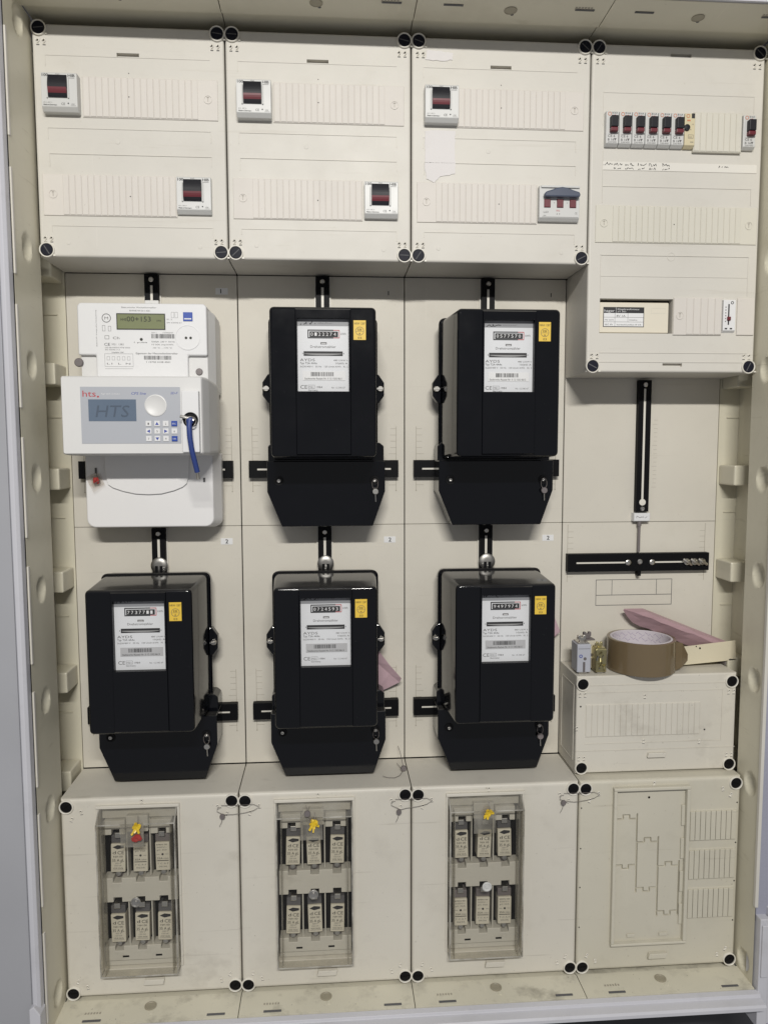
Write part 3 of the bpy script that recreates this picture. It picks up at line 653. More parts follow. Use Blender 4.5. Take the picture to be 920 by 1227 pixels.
low_labels = ['lower cover at the far left with a clear fuse window and red seal', 'lower cover second from left with a clear fuse window',
              'lower cover third from left with a clear fuse window', 'lower cover at the right with a raised blank frame and slats']
HX0, HX1, HZ0, HZ1 = 54, 163, 42, 284
lowers = []
for c in range(4):
    X = 250*c; mat = cover_low if c < 3 else cover_low2
    t = thing('cover_panel', low_labels[c], 'cover panel', (X+125, 0, 0), 'beige cover panels')
    holes = [(X+HX0, X+HX1, HZ0, HZ1, 62, False)] if c < 3 else [(X+55.5, X+163, 45.5, 285, 6, False)]
    shell(X+0.8, X+249.2, 0.5, 299, YL, holes, mat, 5).build('shell', t)
    for i, (sx, sz) in enumerate(((9.5, 288), (240.5, 289), (9.5, 8), (240.5, 8.5))):
        cover_screw(t, X+sx, sz, YL, 'k', rnd.uniform(-1, 1))
        sg = 1 if sx < 100 else -1; vg = -1 if i < 2 else 1
        eyelet(t, X+sx+sg*7, sz+vg*18, YL, 0.3); eyelet(t, X+sx+sg*20, sz+vg*(8 if i < 2 else 9), YL, -0.2)
    MB().box(X+40, X+235, YL+3.4, YL+4.2, 297.6, 298.4, mat).build('embossed_line', t)
    MB().prism([(X+110, 19), (X+138, 19), (X+140, 27), (X+112, 27)], YL-7, YL, mat).build('grip', t, 0.8)
    eyelet(t, X+114, 293, YL)
    if c < 3:
        fr = MB().box(X+50.5, X+167, YL-4.5, YL+0.4, 284.5, 289, mat).box(X+50.5, X+53.5, YL-2.5, YL+0.4, 44, 284.5, mat).box(X+163.6, X+167, YL-3.5, YL+0.4, 44, 284.5, mat); fr.build('window_frame', t, 0.8)
        # clear hood: front pane, sloped top pane, sides, bottom
        hd = MB(); a, b, f0, zt, zc, zb_ = X+HX0+0.6, X+HX1-0.6, YL-19, 283, 268, 43
        hd.add([(a,f0,zb_),(b,f0,zb_),(b,f0,zc),(a,f0,zc)], [(0,1,2,3)], clear_w)
        hd.add([(a,f0,zc),(b,f0,zc),(b,YL-2,zt),(a,YL-2,zt)], [(0,1,2,3)], clear_h)
        hd.add([(a,f0,zb_),(a,f0,zc),(a,YL-2,zt),(a,YL-2,zb_)], [(0,1,2,3)], clear_h); hd.add([(b,f0,zb_),(b,f0,zc),(b,YL-2,zt),(b,YL-2,zb_)], [(3,2,1,0)], clear_h)
        hd.add([(a,f0,zb_),(b,f0,zb_),(b,YL-2,zb_-1),(a,YL-2,zb_-1)], [(3,2,1,0)], clear_h)
        ho = hd.build('clear_window', t)
        ed = MB()
        for pts in ([(a,f0,zb_),(a,f0,zc),(a,YL-2,zt)], [(b,f0,zb_),(b,f0,zc),(b,YL-2,zt)], [(a,f0,zc),(b,f0,zc)], [(a,f0,zb_),(b,f0,zb_)], [(a,f0,zb_),(a,YL-2,zb_)], [(b,f0,zb_),(b,YL-2,zb_)]): ed.tube(pts, 1.0, clear_e, 6)
        ed.build('pane_edge', ho)
        for xr in (a+6.5, b-6.5): MB().box(xr-0.6, xr+0.6, f0+0.4, YL-1, zb_+1, zc-1, clear_h).build('side_haze_strip', ho)  # added strips imitating the haze of the hood sides seen through
        MB().box(a+34, a+66, f0-1.6, f0-0.3, zc-32, zc+1, clear_h).build('seal_tab', ho)
        MB().lathe([(7, 0), (7, 1.6), (5.6, 2.2), (4.6, 1.0), (2.6, 0.8), (2.4, 2), (0.01, 2.2)], (X+106.5+(2 if c == 2 else 0), f0, 154), dev_w if c == 2 else lug_m, 20).build('window_screw', ho)
    else:
        fr = MB(); yi = YL-8
        fr.box(X+51, X+168, yi, YL+0.4, 284.5, 289.5, mat).box(X+51, X+56, yi, YL+0.4, 46, 284.4, mat).box(X+162.5, X+168, yi, YL+0.4, 46, 284.4, mat).box(X+51, X+168, yi, YL+0.4, 42, 45.9, mat)
        fr.build('raised_frame', t, 1.2)
        sg = []
        for k, (xa, zt, zb_) in enumerate(((57, 238, 166), (90.5, 201, 129), (124, 162, 90))):
            xb = xa+33
            for z_, n_ in ((zt, 6), (zb_, -6)):
                sg += [(xa, xa+11, z_, z_), (xa+11, xa+11, z_, z_+n_), (xa+11, xa+21, z_+n_, z_+n_), (xa+21, xa+21, z_, z_+n_), (xa+21, xb, z_, z_)]
            sg += [(xb, xb, zb_-7, zt+7)] + ([(xa, xa, zb_-7, zt)] if k else [])
        # pressed plate with knock-out pieces outlined by real grooves
        gx, gz = 154, 342; vv = []; wx, wz = 107.5/gx, 239.5/gz
        hgt = [[0.0]*(gx+1) for _ in range(gz+1)]
        for xa, xb, za, zb2 in sg:
            xa, xb = sorted((xa, xb)); za, zb2 = sorted((za, zb2))
            for k in range(max(0, int((za-47.5)/wz)), min(gz, int((zb2-43.5)/wz)+1)+1):
                for i in range(max(0, int((xa-57.5)/wx)), min(gx, int((xb-53.5)/wx)+1)+1):
                    px, pz = 55.5+i*wx, 45.5+k*wz; dd = math.hypot(max(xa-px, 0, px-xb), max(za-pz, 0, pz-zb2))
                    if dd < 1.1: hgt[k][i] = max(hgt[k][i], 3.6*min(1, (1.1-dd)/0.4))
        for k in range(gz+1):
            for i in range(gx+1): vv.append((X+55.5+i*wx, YL+0.6+hgt[k][i], 45.5+k*wz))
        MB().add(vv, [(k*(gx+1)+i, k*(gx+1)+i+1, (k+1)*(gx+1)+i+1, (k+1)*(gx+1)+i) for k in range(gz) for i in range(gx)], mat).build('knockout_plate', t)
        for k in range(4): MB().box(X+157.5, X+162.4, YL-2.2, YL+0.3, 70+k*52, 70+k*52+32, mat).build('frame_rib', t, 0.5)
        for xa in (78, 128): MB().box(X+xa, X+xa+12, YL-1.8, YL+0.3, 52, 57, mat).build('frame_clip', t, 0.5)
        pin(t, X+107, 271, YL, 1.7)
        for z0_ in (200, 139, 77):
            g = MB().cham(X+170, X+243, YL-0.8, YL+0.4, z0_, z0_+49, mat, 0.4).build('vent_strip', t)
            for i in range(9): slat(g, X+170.5+i*8.0, z0_+1.5, z0_+47.5, YL-0.8, 8.0, mat, 2.2)
        for z_ in (258, 195, 134, 71):
            pin(t, X+4, z_, YL+0.2, 1.0); pin(t, X+244, z_, YL+0.2, 1.2)
    lowers.append(t)
# ------------------------------------------------------------------ fuse bases and fuses behind the clear windows
YB = -97
where3 = ['far left', 'second from left', 'third from left']
for c in range(3):
    X = 250*c
    t = thing('fuse_holder', f'grey fuse holder block inside the {where3[c]} clear window', 'fuse holder', (X+108, -44, 30), 'fuse holders behind clear windows')
    MB().box(X+50, X+167, -84, -44, 30, 288, dark).build('backing', t)
    def castle(z0, z1, up, dn):
        out = [(X+56, z0)]
        if dn:
            for k in range(3): xa = X+69.5+k*32.6; out += [(xa, z0), (xa, z0+7), (xa+12, z0+7), (xa+12, z0)]
        out += [(X+161, z0), (X+161, z1)]
        if up:
            for k in (2, 1, 0): xa = X+69.5+k*32.6; out += [(xa+12, z1), (xa+12, z1-7), (xa, z1-7), (xa, z1)]
        out += [(X+56, z1)]
        return out
    MB().prism(castle(142, 178, True, True), YB-6, -58, base_c).build('middle_bar', t, 0.8)
    MB().prism(castle(53, 75, True, False), YB-6, -58, base_c).build('bottom_bar', t, 0.8)
    for k in (0, 2):
        xa = X+59+k*32.6
        MB().prism([(xa, 243), (xa+10.5, 243), (xa+10.5, 251), (xa+22, 251), (xa+22, 243), (xa+30, 243), (xa+30, 264), (xa, 264)], YB-6, -58, base_c).build('top_block', t, 0.8)
    MB().box(X+91.5, X+122, YB-9, -58, 248, 272, base_c).build('seal_block', t, 1)
    MB().box(X+56, X+161, YB, -58, 265, 283, base_c).build('top_plate', t, 0.8)
    MB().box(X+56, X+161, YB-2, -58, 43, 52, base_c).build('foot_plate', t, 0.8)
    for xd in (90.2, 122.8):
        for z0_, z1_ in ((72, 141), (179, 264)):
            MB().prism([(X+xd-0.9, z0_), (X+xd+0.9, z0_), (X+xd+0.9, z1_), (X+xd-0.9, z1_)], YB-3, -58, base_c).build('divider', t, 0.4, 1)
    for xa in (80, 127): MB().box(X+xa, X+xa+9, YB-6.4, YB-5.9, 58, 60.5, dark).build('latch_hole', t)

def make_fuse(kind):
    r = thing('fuse', '', 'fuse', (0, -60, 0), 'blade fuses behind the clear windows')
    MB().box(-10.2, 10.2, -92, -62, 0, 42, fuse_c).build('ceramic_body', r, 1.0)
    MB().box(-10.4, 10.4, -89, -62, 42, 54, lead if kind else cap_m).build('top_cap', r, 1.2)
    MB().box(-4.5, 4.5, -94, -72, 52, 60, silver).build('grip_lug', r, 0.8)
    MB().lathe([(4.3, 0), (4.3, 22), (3.4, 24), (0.01, 24.5)], (0, -66, -3.5), lug_m, 16).build('bottom_lug', r)
    MB().box(-5.6, 5.6, -80, -64, -14, -3, silver if kind else lead).build('blade', r, 0.8)
    p = MB(); y = -92.2
    if kind == 0:
        p.add([(-7.8,y,37.5),(-1,y,34.4),(8,y,36.3),(8,y,39.5),(-1,y,40.8)], [(0,1,2,3,4)], ink); p.text('d', -7.6, 27.2, y, 6.5, ink, fit=4.5); p.text('CE', -0.8, 26.8, y, 7.2, ink, fit=9)
        p.text('NH 00', -6.5, 22.0, y, 4.0, ink, fit=13); p.text('35 A gL', -8.2, 15.8, y, 6.0, ink, fit=16.5); p.text('500 V', -4, 12.4, y, 3, ink_g, fit=8); p.text('120 kA', -5, 9, y, 2.8, ink_g, fit=10); p.text('VDE 0636', -7, 5, y, 3, ink, fit=14); p.quad(-8, 8, 3.4, 3.8, y, ink_g)
    else:
        for i, z_ in enumerate((38, 34, 30)): p.text(('EFEN 00', '500V~', 'gG 35A')[i], -8, z_, y, 2.8, ink_g if i else ink, fit=15)
        p.lathe([(1.6, 0), (1.6, 0.1), (0.01, 0.1)], (0, y, 24.5), ink, 12); p.quad(-8.5, -4, 24.3, 24.8, y, ink_g); p.quad(4, 8.5, 24.3, 24.8, y, ink_g)
        p.text('35A', -8, 17, y, 4, ink, fit=8); p.text('120kA', 1, 17, y, 3, ink_g, fit=7.5); p.quad(-8.5, 8.5, 14.4, 15.4, y, ink); p.text('T C A F', -8, 9.5, y, 3, ink_g, fit=16); p.text('0636', -6, 5, y, 3, ink_g, fit=12)
    p.build('printed_text', r)
    return r
fuse_a = make_fuse(0); fuse_b = make_fuse(1); used = {0: False, 1: False}
kinds = [[0, 1, 1, 0, 0, 0], [0, 0, 0, 0, 0, 0], [0, 0, 0, 1, 1, 1]]
rowp = ['upper left', 'upper middle', 'upper right', 'lower left', 'lower middle', 'lower right']
for c in range(3):
    for k in range(6):
        kd = kinds[c][k]; src = (fuse_a, fuse_b)[kd]
        o = src if not used[kd] else copy_tree(src); used[kd] = True
        o.location = Vector((250*c + 75.5 + (k % 3)*32.6, -68 + (-1 if k % 2 else 0), 185.5 if k < 3 else 80))*S
        o.rotation_euler = (0, rnd.uniform(-0.03, 0.03), rnd.uniform(-0.03, 0.03))
        o['label'] = f'cream blade fuse at {rowp[k]} inside the {where3[c]} clear window'

# ------------------------------------------------------------------ mounting crosses
def bar(mb, x0, x1, z0, z1, slots, y0=-11, y1=-2, vertical=False):
    """slotted channel bar; slots are intervals along its length"""
    if vertical:
        xm0, xm1 = (x0+x1)/2-1.9, (x0+x1)/2+1.9; pz = z0
        for a, b in sorted(slots):
            mb.box(xm0, xm1, y0+1.2, y1, a, b, collar_m); mb.box(x0, x1, y0, y1, pz, a, black_s); mb.box(x0, xm0, y0, y1, a, b, black_s); mb.box(xm1, x1, y0, y1, a, b, black_s); pz = b  # pale insert added so the slot looks like a lit plate behind
        mb.box(x0, x1, y0, y1, pz, z1, black_s)
    else:
        zm0, zm1 = (z0+z1)/2-1.5, (z0+z1)/2+1.5; px = x0
        for a, b in sorted(slots):
            mb.box(a, b, y0+1.2, y1, zm0, zm1, collar_m); mb.box(px, a, y0, y1, z0, z1, black_s); mb.box(a, b, y0, y1, z0, zm0, black_s); mb.box(a, b, y0, y1, zm1, z1, black_s); px = b  # same added pale insert, brightening the unlit slot
        mb.box(px, x1, y0, y1, z0, z1, black_s)
    return mb
def screwhead(mb, x, z, y, r=4.0, hgt=2.2):
    mb.lathe([(r, 0), (r, hgt*0.6), (r*0.75, hgt), (r*0.4, hgt), (r*0.35, hgt*0.5), (0.01, hgt*0.4)], (x, y, z), silver, 16); return mb
poss = ['far left', 'second', 'third']
for c in range(3):
    for row, z0 in (('upper', 675), ('lower', 300)):
        X = 250*c; t = thing('mounting_cross', f'black slotted mounting cross in the {row} {poss[c]} meter field', 'mounting bracket', (X+126.5, 0, z0+73), 'black slotted mounting crosses')
        bar(MB(), X+116.5, X+136.5, z0+105, z0+373, [(z0+250, z0+357)], vertical=True).build('vertical_bar', t)
        bar(MB(), X+13.5, X+239.5, z0+73.5, z0+99.5, [(X+26, X+62), (X+196, X+228)], -13, -2).build('horizontal_bar', t)
        screwhead(MB(), X+126.5, z0+365, -11, 3.6).build('screw', t)
        ch = MB().box(X+114.3, X+116.1, -4, -1.2, z0+105, z0+373.5, collar_m).box(X+136.9, X+138.7, -4, -1.2, z0+105, z0+373.5, collar_m); ch.build('channel_edge', t)
t = thing('mounting_cross', 'bare black slotted mounting cross in the empty right field', 'mounting bracket', (875, 0, 598), 'black slotted mounting crosses')
bar(MB(), 864.5, 884.5, 692, 897, [(712, 884)], vertical=True).build('vertical_bar', t)
bar(MB(), 756, 985, 598, 626, [(770, 852), (893, 972)], -13, -2).build('horizontal_bar', t)
screwhead(screwhead(MB(), 874.5, 890, -11, 3.6), 874.5, 697, -11, 3.6).build('screw', t)
q = screwhead(screwhead(MB(), 853, 612, -13, 4.6), 892, 612, -13, 4.6); screwhead(q, 872, 613, -13, 4.2); q.build('screw', t)
MB().lathe([(5.2, 0), (5.2, 2), (0.01, 2.3)], (874.5, -9.5, 707), collar_m, 16).build('slot_end', t)
MB().cham(861, 887, -13, -1, 677, 690, white_p, 1).build('white_clip', t); MB().scribble(865, 882, 682, 4, -13.2, ink_g, 5, 0.6).build('handwriting', t)
rod = MB(); rod.lathe([(2.2, 0), (2.2, 48), (0.01, 48)], (872, -7, 628), lead, 10, 'z'); rod.lathe([(3.4, 0), (3.4, 8), (2.2, 9)], (872, -7, 669), lead, 10, 'z'); rod.box(869.5, 874.5, -12.5, -2, 590, 598, black_s); rod.build('rod', t)
for nm_, x in (('leftmost', 948), ('middle', 960.5), ('rightmost', 973)):
    o = thing('threaded_screw', f'{nm_} of three shiny screws on the bare horizontal bar', 'screw', (x, -13, 612), 'three shiny screws on the bare bar')
    q = MB(); q.lathe([(5.6, 0), (5.8, 2.0), (5.0, 3.4), (3.6, 3.6), (3.2, 2.0), (0.01, 1.8)], (x, -13, 612), silver, 18); q.build('screw_head', o)
    q = MB(); q.tube([(x-7, -16.5, 616.5), (x-2, -18, 613), (x+2, -18, 611), (x+7, -16.5, 607.5)], 2.2, silver, 8); q.build('screw_shank', o)

# ------------------------------------------------------------------ the black Ferraris meters
def rr(x0, x1, z0, z1, y, r, n=4):
    out = []
    for cx, cz, a0 in ((x1-r, z1-r, 0), (x0+r, z1-r, 90), (x0+r, z0+r, 180), (x1-r, z0+r, 270)):
        for k in range(n+1):
            a = math.radians(a0+90*k/n); out.append((cx+r*math.cos(a), y, cz+r*math.sin(a)))
    return out
def black_meter(X, Z, label, reading, seed, hook, gstick, dx=0.0, label_dz=0.0):
    X += dx
    t = thing('electricity_meter', label, 'electricity meter', (X+127, 0, Z), 'black electricity meters')
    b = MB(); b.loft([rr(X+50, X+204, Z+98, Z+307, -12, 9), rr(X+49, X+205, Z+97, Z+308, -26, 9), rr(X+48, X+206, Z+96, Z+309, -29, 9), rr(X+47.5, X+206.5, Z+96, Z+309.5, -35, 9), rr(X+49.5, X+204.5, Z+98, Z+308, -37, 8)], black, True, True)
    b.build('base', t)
    # hood: tapering body, rounded front edge, dial window left open
    hx0, hx1, hz0, hz1 = X+93.5, X+161.8, Z+193.5, Z+289.5
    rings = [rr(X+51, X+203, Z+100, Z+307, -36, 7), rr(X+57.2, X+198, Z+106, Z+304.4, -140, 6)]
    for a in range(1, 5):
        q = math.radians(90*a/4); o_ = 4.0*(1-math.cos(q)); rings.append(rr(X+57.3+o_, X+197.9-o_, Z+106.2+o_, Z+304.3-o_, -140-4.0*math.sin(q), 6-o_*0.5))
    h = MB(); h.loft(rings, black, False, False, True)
    x0, x1, z0, z1 = X+61.3, X+193.9, Z+110.2, Z+300.3; yf = -144
    ring = rings[-1]; n = len(ring)
    # flat front: corner fans to a grid with the dial window cut out
    xs = [x0, X+91, hx0, hx1, X+164.4, x1]; zs = [z0, hz0, hz1, z1]
    def yc(i): return yf - (0.9 if 1 <= i <= 3 else 0.0)
    for i in range(5):
        for k in range(3):
            if i == 2 and k == 1: continue
            y_ = yf - (2.0 if 1 <= i <= 3 else 0)
            h.quad(xs[i]+(1.0 if i == 1 else 0), xs[i+1]-(1.0 if i == 3 else 0), zs[k], zs[k+1], y_, black)
    for xx, d in ((xs[1], 1), (xs[4], -1)):
        h.add([(xx, yf, z0), (xx+d*1.0, yf-2.0, z0), (xx+d*1.0, yf-2.0, z1), (xx, yf, z1)], [(0,1,2,3)] if d < 0 else [(3,2,1,0)], black)
    h.add(ring, [tuple(range(n))], black) if False else None
    q4 = [(hx0, hz0), (hx1, hz0), (hx1, hz1), (hx0, hz1)]
    h.loft([[(x, yf-2.0, z) for x, z in q4], [(x, yf+8.5, z) for x, z in q4]], black_m, False, False)
    for z_, e_ in ((z0, -1.5), (z1, 1.5)): h.add([(xs[1], yf+0.05, z_+e_), (xs[4], yf+0.05, z_+e_), (xs[4]-1.0, yf-2.0, z_), (xs[1]+1.0, yf-2.0, z_)], [(0,1,2,3)], black)
    # narrow border between the rounded edge and the flat grid
    def near(p): return (min(max(p[0], x0), x1), yf, min(max(p[2], z0), z1))
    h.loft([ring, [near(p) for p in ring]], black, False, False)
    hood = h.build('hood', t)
    MB().add([(hx0, yf-1.4, hz0), (hx1, yf-1.4, hz0), (hx1, yf-1.4, hz1), (hx0, yf-1.4, hz1)], [(0,1,2,3)], clear_g).build('dial_glass', hood)
    # dial plate
    yd = yf+7; dl = MB(); dl.quad(hx0-6, hx1+6, hz0-6, hz1+8, yd, plate_l); d = dl.build('dial_plate', t)
    w0, h0 = hx1-hx0, hz1-hz0; zo = hz1 + label_dz
    fx = lambda a: hx0 + a*w0
    fz = lambda a: zo - a*h0
    y = yd-0.2; MB().quad(hx0-5, hx1+5, hz1-9.2, hz1+7, yd-0.1, band_m).build('head_band', d); p = MB()
    p.quad(fx(.20), fx(.70), fz(.265), fz(.25), y, ink); p.quad(fx(.20), fx(.70), fz(.16), fz(.145), y, ink); p.quad(fx(.20), fx(.22), fz(.25), fz(.16), y, ink)
    p.quad(fx(.69), fx(.82), fz(.262), fz(.252), y, ink_r); p.quad(fx(.69), fx(.82), fz(.158), fz(.148), y, ink_r); p.quad(fx(.81), fx(.822), fz(.252), fz(.158), y, ink_r)
    p.build('counter_frame', d)
    cw = MB().box(fx(.24), fx(.79), y-1.0, y+0.1, fz(.243), fz(.172), ink); cw.build('counter_window', d)
    p = MB()
    for i, ch in enumerate(reading): p.text(ch, fx(.262+i*.074), fz(.232), y-1.2, 6.4, sticker_w, fit=3.0)
    p.build('counter_digits', d)
    p = MB()
    p.text('kWh', fx(.845), fz(.215), y, 4, ink_g, fit=7); p.box(fx(.45), fx(.57), y-0.2, y, fz(.345), fz(.318), ink_g)
    p.quad(fx(.465), fx(.555), fz(.340), fz(.331), y-0.3, sticker_w)
    p.text('Drehstromzähler', fx(.5), fz(.395), y, 4.6, ink_g, fit=34, center=True)
    p.text('AYDS', fx(.045), fz(.578), y, 5, ink_g, fit=20); p.text('Typ T2A 4A4x', fx(.045), fz(.618), y, 3.6, ink, fit=23)
    p.text('3x230/400 V   50 Hz   120 Umdr./kWh   Kl. 2', fx(.045), fz(.662), y, 3.0, ink_g, fit=64); p.text('480 U/kW h', fx(.70), fz(.575), y, 3, ink_g, fit=19); p.text('10(60) A', fx(.74), fz(.617), y, 3.2, ink_g, fit=16)
    p.text('CE', fx(.05), fz(.958), y, 7, ink_g, fit=9); p.frame(fx(.20), fx(.33), fz(.955), fz(.905), y, 0.3, ink_g); p.text('M21', fx(.215), fz(.945), y, 3, ink_g, fit=6); p.text('1984', fx(.36), fz(.948), y, 3.6, ink_g, fit=8); p.text('Germany', fx(.2), fz(.987), y, 2.8, ink, fit=13)
    p.text('Nr. 12 345 67', fx(.66), fz(.952), y, 3, ink_g, fit=18)
    p.quad(fx(.095), fx(.105), fz(.482), fz(.462), y, ink); p.quad(fx(.895), fx(.905), fz(.482), fz(.462), y, ink)
    p.build('printed_text', d)
    ds = MB().quad(fx(.12), fx(.88), fz(.505), fz(.442), y, ink); ds.build('disc_slot', d)
    rt = MB(); n_ = 20
    pts = [(fx(.14+.72*k/n_), fz(.475)) for k in range(n_+1)]; low = [(x_, z_ - 1.7*math.sin(math.pi*k/n_)**0.9 - 0.5) for k, (x_, z_) in enumerate(pts)]
    rt.add([(a_, y-0.3, b_) for a_, b_ in low] + [(a_, y-0.3, b_+0.3) for a_, b_ in reversed(pts)], [tuple(range(2*n_+2))], rotor_m); rt.build('rotor_disc', d)
    stk = MB().box(fx(.10), fx(.93), y-0.35, y, fz(.842), fz(.715), sticker_g if gstick else sticker_w); s_ = stk.build('barcode_sticker', d)
    p = MB().bars(fx(.26), fx(.72), fz(.785), fz(.728), y-0.5, ink, seed); p.text('Stadtwerke Rastatt Nr. 0 12 1502 %d' % (8600+seed), fx(.5), fz(.83), y-0.5, 3.6, ink, fit=50, center=True); p.build('barcode', s_)
    p = MB().scribble(fx(.06), fx(.36), fz(.08), 5.5, y-0.1, ink, seed*7, 0.95); p.scribble(fx(.4), fx(.68), fz(.065), 1.6, y, ink_g, seed*9, 0.3); p.build('handwriting', d)
    st_ = MB().box(X+168, X+184.3, yf-0.35, yf+0.1, Z+261.5, Z+287, yellow); so = st_.build('yellow_sticker', t)
    p = MB(); ys_ = yf-0.5; cx = X+176.2; p.text('NRW 1287', cx, Z+281.5, ys_, 4.0, ink, fit=14.5, center=True); p.lathe([(5.6, 0), (5.6, 0.1), (5.1, 0.1), (5.1, 0)], (cx, ys_, Z+273), ink_g, 20); p.text('EB', cx, Z+273.5, ys_, 4, ink, fit=5, center=True); p.text('6', cx, Z+268.6, ys_, 3.6, ink, fit=2.2, center=True); p.text('03', cx, Z+262.8, ys_, 4, ink, fit=5, center=True); p.quad(cx-5.4, cx+5.4, Z+272.4, Z+272.7, ys_, ink_g); p.build('printed_text', so)
    # ears with their screws
    for sg in (-1, 1):
        xe = X+127+sg*76; ep = [(0, -21), (5, -21), (13, -10), (13, 9), (5, 21), (0, 21)]
        poly = [(xe+sg*a, Z+205+b_) for a, b_ in ep]; poly = poly if sg > 0 else list(reversed(poly))
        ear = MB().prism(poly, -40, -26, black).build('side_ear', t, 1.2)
        q = MB().lathe([(4.6, 0), (4.6, 4), (3.6, 5.4), (1.2, 5.4), (1.0, 3.5), (0.01, 3.5)], (xe+sg*7, -40, Z+205), silver, 14); q.box(xe+sg*7-5, xe+sg*7+4, -46.5, -44.0, Z+203.8, Z+206.2, silver); q.build('ear_screw', ear)
    # terminal cover
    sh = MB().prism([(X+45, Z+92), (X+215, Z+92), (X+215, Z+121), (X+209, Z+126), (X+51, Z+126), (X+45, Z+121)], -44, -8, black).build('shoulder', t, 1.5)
    tp = [(X+65, Z+4), (X+197.5, Z+4), (X+215.5, Z+55), (X+215.5, Z+99.5), (X+44.5, Z+99.5), (X+44.5, Z+55)]
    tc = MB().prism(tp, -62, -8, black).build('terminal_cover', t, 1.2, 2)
    for bx in (61.5, 200):
        q = MB().lathe([(7, 0), (6.6, 1.2), (4.6, 1.2), (4.4, 0.4), (0.01, 0.4)], (X+bx, -62, Z+71), black_m, 20); bo = q.build('screw_well', tc)
        screwhead(MB(), X+bx, Z+71, -62, 3.2, 3.4).build('bolt', tc)
    if hook:
        q = MB().lathe([(12.5, -1), (12.5, 1), (10.5, 2.6), (5, 3), (0.01, 3)], (X+127.5, -14, Z+317), dull_m, 24); q.box(X+122, X+126, -18.5, -16, Z+308, Z+317, black_s); q.box(X+129, X+133, -18.5, -16, Z+308, Z+317, black_s); q.build('hanger_disc', t)
    return t
black_meter(250, 675, 'black meter in the upper row, second field from left', '0122274', 11, False, False)
black_meter(500, 675, 'black meter in the upper row, third field from left', '0577570', 12, False, False, 0, -0.5)
black_meter(0, 300, 'black meter in the lower row below the white prepayment meter', '7737711', 13, True, True, 0, 3.5)
black_meter(250, 300, 'black meter in the middle of the lower row, pink paper behind it', '0724593', 14, True, True, 0, 3.5)
black_meter(500, 300, 'black meter at the right of the lower row, third field', '9497974', 15, True, True, 0, 3.0)

def wire_seal(label, loop, lead_pos, tail, r=4.6, key=False, mat=lead, wr=0.4, thick=2.2):
    t = thing('wire_seal', label, 'seal', lead_pos, 'sealing wires with lead tags')
    MB().tube(loop, wr, wire_m, 5).build('wire', t)
    x, y, z = lead_pos
    q = MB().lathe([(r*0.85, -thick), (r, -thick*0.5), (r, thick*0.5), (r*0.85, thick), (r*0.4, thick*1.05), (0.01, thick)], (x, y, z), mat, 14); q.build('lead_tag', t)
    if tail: MB().tube(tail, 0.75 if key else wr, silver if key else wire_m, 5).build('wire_tail', t)
    return t
def ring(cx, cy, cz, rx, rz, n=14, dy=0): return [(cx+rx*math.sin(2*math.pi*k/n), cy+dy*math.sin(4*math.pi*k/n), cz+rz*math.cos(2*math.pi*k/n)) for k in range(n+1)]
for X, Z, nm in ((250, 675, 'upper row second field'), (500, 675, 'upper row third field'), (0, 300, 'lower row far left'), (250, 300, 'lower row second field'), (500, 300, 'lower row third field')):
    x, z = X+200, Z+71; up = Z > 500
    wire_seal(f'small grey key shaped wire seal on the black meter, {nm}', ring(x+0.5, -67, z-5, 4.4, 7.5, 14, 1), (x+1, -67, z-16), [(x+1, -67, z-20), (x+1.5, -67, z-31)], 4.8, True, silver if X != 500 else lead)
pairs = [(250, 'first and second'), (500, 'second and third'), (750, 'third and fourth')]
for i, (x, nm) in enumerate(pairs):
    y = YL-4; xl = (x-22.5, x-19, x-25)[i]; zl = (268, 265, 270)[i]
    t = wire_seal(f'sealing wire and lead tag joining the {nm} lower covers', [(x-24, y, 281), (x-29, y, 281), (x-30, y, 275), (x-20, y, 270), (xl, y-1, zl+3), (x-8, y, 270), (x+10, y, 272), (x+22, y, 275), (x+30, y, 280), (x+22, y, 284), (x+12, y-1, 284), (x-12, y-1, 284), (x-24, y, 284)], (xl, y-1, zl), [(xl, y-1, zl-3), (xl-1.5, y-1, zl-9), (xl-4.5, y-1, zl-15)], 3.8, wr=0.35)
wire_seal('lead tag with curled wire lying on the ledge between two black meters', [(485, -30, 304), (490, -45, 302), (492, -55, 303), (486, -70, 302), (478, -76, 301.5), (468, -74, 301), (460, -72, 303)], (493.5, -52, 305), [(493, -50, 307), (491, -20, 318), (489, -6, 322)], 4.5)

# ------------------------------------------------------------------ white electronic meter, prepayment unit and its terminal cover
t = thing('electronic_meter', 'white electronic meter with green display above the prepayment unit', 'electronic meter', (125, 0, 880))
poly = [(60, 868), (187, 868), (187, 924), (214, 924), (214, 992), (210, 996), (40, 996), (36, 992), (36, 924), (60, 924)]
MB().prism(poly, -65, -16, white_p).build('housing', t, 2.2, 3)
MB().loft([rr(38, 224, 870, 984, -12, 6), rr(36, 222, 870, 988, -40, 6), rr(38, 213, 870, 992, -58, 5)], white_q, True, True).build('rear_housing', t)
MB().box(39, 59, -52, -40, 870, 922, white_q).box(188, 213, -52, -40, 870, 922, white_q).build('terminal_block', t, 1)
q = MB().box(115, 141, -18, -9, 990, 1003, white_q).box(118, 138, -18, -9, 1003, 1009, white_q); q.build('hanger', t, 1); screwhead(MB(), 128, 1000, -18, 4.2, 3).build('hanger_screw', t)
yf = -65
lc = MB().box(90.5, 156, yf-0.6, yf+0.2, 960, 981, lcd_g).build('display', t, 0.2, 1)
fr_ = MB().frame(89.8, 156.7, 959.3, 981.7, yf-0.7, 1.3, lcd_k); fr_.build('display_rim', lc)
